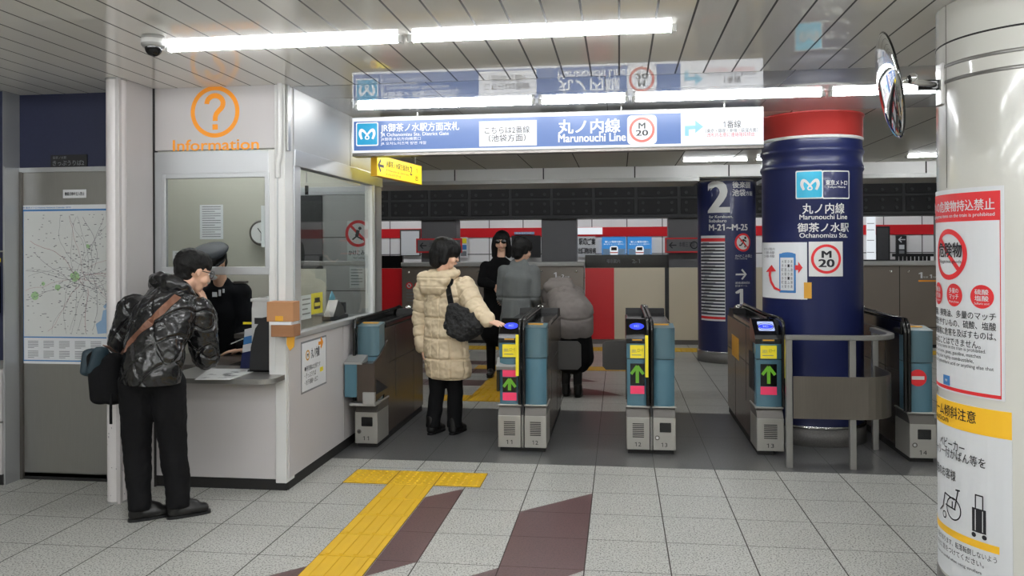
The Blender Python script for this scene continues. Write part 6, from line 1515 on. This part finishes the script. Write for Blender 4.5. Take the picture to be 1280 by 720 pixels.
p = prims('fabric_black'); p.chain([(hem, .20), (hip, .19), (wst, .165), (che, .175), (nk - V((0, 0, .07)), .12)], rt, .72); p.cap(ls + rt * .04, rs - rt * .04, .075, .075); p.chain([(rs, .078), (re, .065), (rw - (rw - re) * .1, .05)]); p.chain([(ls, .078), (le, .065), (lw - (lw - le) * .1, .05)])
blob('coat', p, .0085, t, 'black coat', 4, wrinkle(.010, 14))
p = prims('trouser_black')
for a, b_, c_ in legs: p.chain([(a, .085), (b_, .06), (c_, .05)])
blob('trousers', p, .009, t, 'black trousers', 4)
for a, b_, c_ in legs: shoe(t, V((c_.x, Ys + .07, 0)), V((c_.x, Ys - .15, 0)))
for o in t.children:
    if o.name.startswith('shoe'): o.location.z += .011

# ---- station clerk behind the window -------------------------------------------------------------
hc = P(268, 330, 5.60); fw_ = V((-.10, -.78, -.62)); tf = V((.02, -1, 0)); rt = V((1, .02, 0))
nk, che, wst, hip = P(276, 355, 5.74), P(281, 388, 5.84), P(284, 430, 5.92), P(284, 462, 5.98)
rs, re, rw = P(300, 366, 5.80), P(306, 412, 5.82), P(304, 437, 5.62); ls, le, lw = P(256, 368, 5.78), P(246, 412, 5.78), P(258, 440, 5.58)
t = thing('person', 'uniformed clerk in a peaked cap bowing behind the booth window', 'person', (hip.x, 5.98, .045))
p = prims('skin'); f, r, u = head(p, hc, fw_, 1.0, (0, -.6, .8)); p.cap(nk, hc - u * .06 - f * .015, .052, .05); p.chain([(hip, .12), (wst, .11), (che, .12), (nk - V((0, -.02, .04)), .09)], rt, .75); p.cap(ls, rs, .05); p.chain([(rs, .045), (re, .038), (rw, .028)]); p.chain([(ls, .045), (le, .038), (lw, .028)])
hand(p, rw, V((-.92, -.25, -.10)), V((0, 0, -1)), -1, .22); hand(p, lw, V((.5, -.8, -.1)), V((0, 0, -1)), 1, .3)
legs = [(hip + rt * .09 * k, V((hip.x + .09 * k, 5.98, .50)), V((hip.x + .09 * k, 6.0, .13))) for k in (1, -1)]
for a, b_, c_ in legs: p.chain([(a, .085), (b_, .055), (c_, .038)])
blob('body', p, .0055, t, smooth=3); face(t, hc, fw_, 1.0, (0, -.6, .8))
p = prims('white_paper'); p.cap(hc - u * .02 + f * .085, hc - u * .06 + f * .075, .045, .042, r, .6); blob('face_mask', p, .006, t, 'white face mask', 3)
p = prims('hair_black'); p.cap(hc + u * .03 - f * .045, hc - u * .02 - f * .05, .082, .066, r); blob('hair', p, .008, t, smooth=3)
p = prims('uniform'); p.chain([(hip, .18), (wst, .175), (che, .195), (nk - V((0, -.03, .05)), .12), (nk + V((0, 0, .01)), .078)], rt, .72); p.cap(ls + rt * .04, rs - rt * .04, .08, .08); p.chain([(rs, .083), (re, .070), (rw - (rw - re) * .12, .052)]); p.chain([(ls, .083), (le, .07), (lw - (lw - le) * .12, .052)])
cl = blob('uniform_jacket', p, .0075, t, 'black uniform jacket', 4, wrinkle(.009, 13))
p = prims('uniform')
for a, b_, c_ in legs: p.chain([(a, .095), (b_, .075), (c_, .062)])
blob('trousers', p, .009, t, smooth=4)
for a, b_, c_ in legs:
    o_ = V((c_.x, 6.07, 0)); s0 = len(C.objects); shoe(t, o_, V((c_.x, 5.82, 0)))
for o in t.children:
    if o.name.startswith('shoe'): o.location.z += .045
cu = (u * .72 + V((0, 0, .28))).normalized(); cc = hc + u * .075 - f * .0; M = cu
b = MB().lathe([(.088, -.05), (.094, -.02), (.096, .004), (.128, .030), (.134, .042), (.126, .054), (.08, .066), (.0, .070)], cc, 'cap_grey', 40, axis=cu); part('cap', b, t, 'dark grey peaked cap')
b = MB().lathe([(.0955, -.022), (.0985, -.02), (.0995, .0), (.097, .004)], cc, 'fabric_black', 40, axis=cu); part('cap_band', b, t)
fx_ = (f - cu * f.dot(cu)).normalized(); vs = []
for i in range(13):
    a = -1.1 + 2.2 * i / 12; d = fx_ * cos(a) + r * sin(a); vs += [cc + d * .096 - cu * .02, cc + d * (.10 + .055 * cos(a * 1.35)) - cu * .035]
b = MB().add(vs + [q - cu * .004 for q in vs], [[2 * i, 2 * i + 1, 2 * i + 3, 2 * i + 2] for i in range(12)] + [[26 + 2 * i, 26 + 2 * i + 2, 26 + 2 * i + 3, 26 + 2 * i + 1] for i in range(12)] + [[2 * i + 1, 26 + 2 * i + 1, 26 + 2 * i + 3, 2 * i + 3] for i in range(12)], 'gloss_black', True); part('cap_peak', b, t)
def on_cl(x, y):
    d = (P(x, y, 5.3) - CAM).normalized(); hit, loc, nr, _ = cl.ray_cast(CAM + d * 4.9 - ORG[cl.name], d); return (loc + ORG[cl.name], nr) if hit else (P(x, y, 5.65), V((0, -1, 0)))
b = MB()
for x0, y0, x1, y1 in ((266, 365, 272, 371), (274, 362, 276.5, 370), (279, 361, 281, 366)):
    q, n = on_cl((x0 + x1) / 2, (y0 + y1) / 2); w = (x1 - x0) / 170; h = (y1 - y0) / 170; b.box(q + V((-w / 2, -.012, -h / 2)), q + V((w / 2, -.002, h / 2)), 'white_paper')
part('name_badge', b, t, 'white name badge and pens')
q, n = on_cl(300, 353); part('epaulette', MB().box(q + V((-.045, -.02, -.008)), q + V((.045, .05, .010)), 'steel_dark', .004), t)
q0, q1 = P(288.5, 430, 5.55), P(306, 422.5, 5.60)
t = thing('pen', 'slim white pen held above the counter by the clerk', 'pen', q0)
part('barrel', MB().cyl(q0, q1, .004, 'white_plain', 10), t); part('tip', MB().cone(q0, q0 - (q1 - q0).normalized() * .015, .004, .001, 'ink', 10), t)
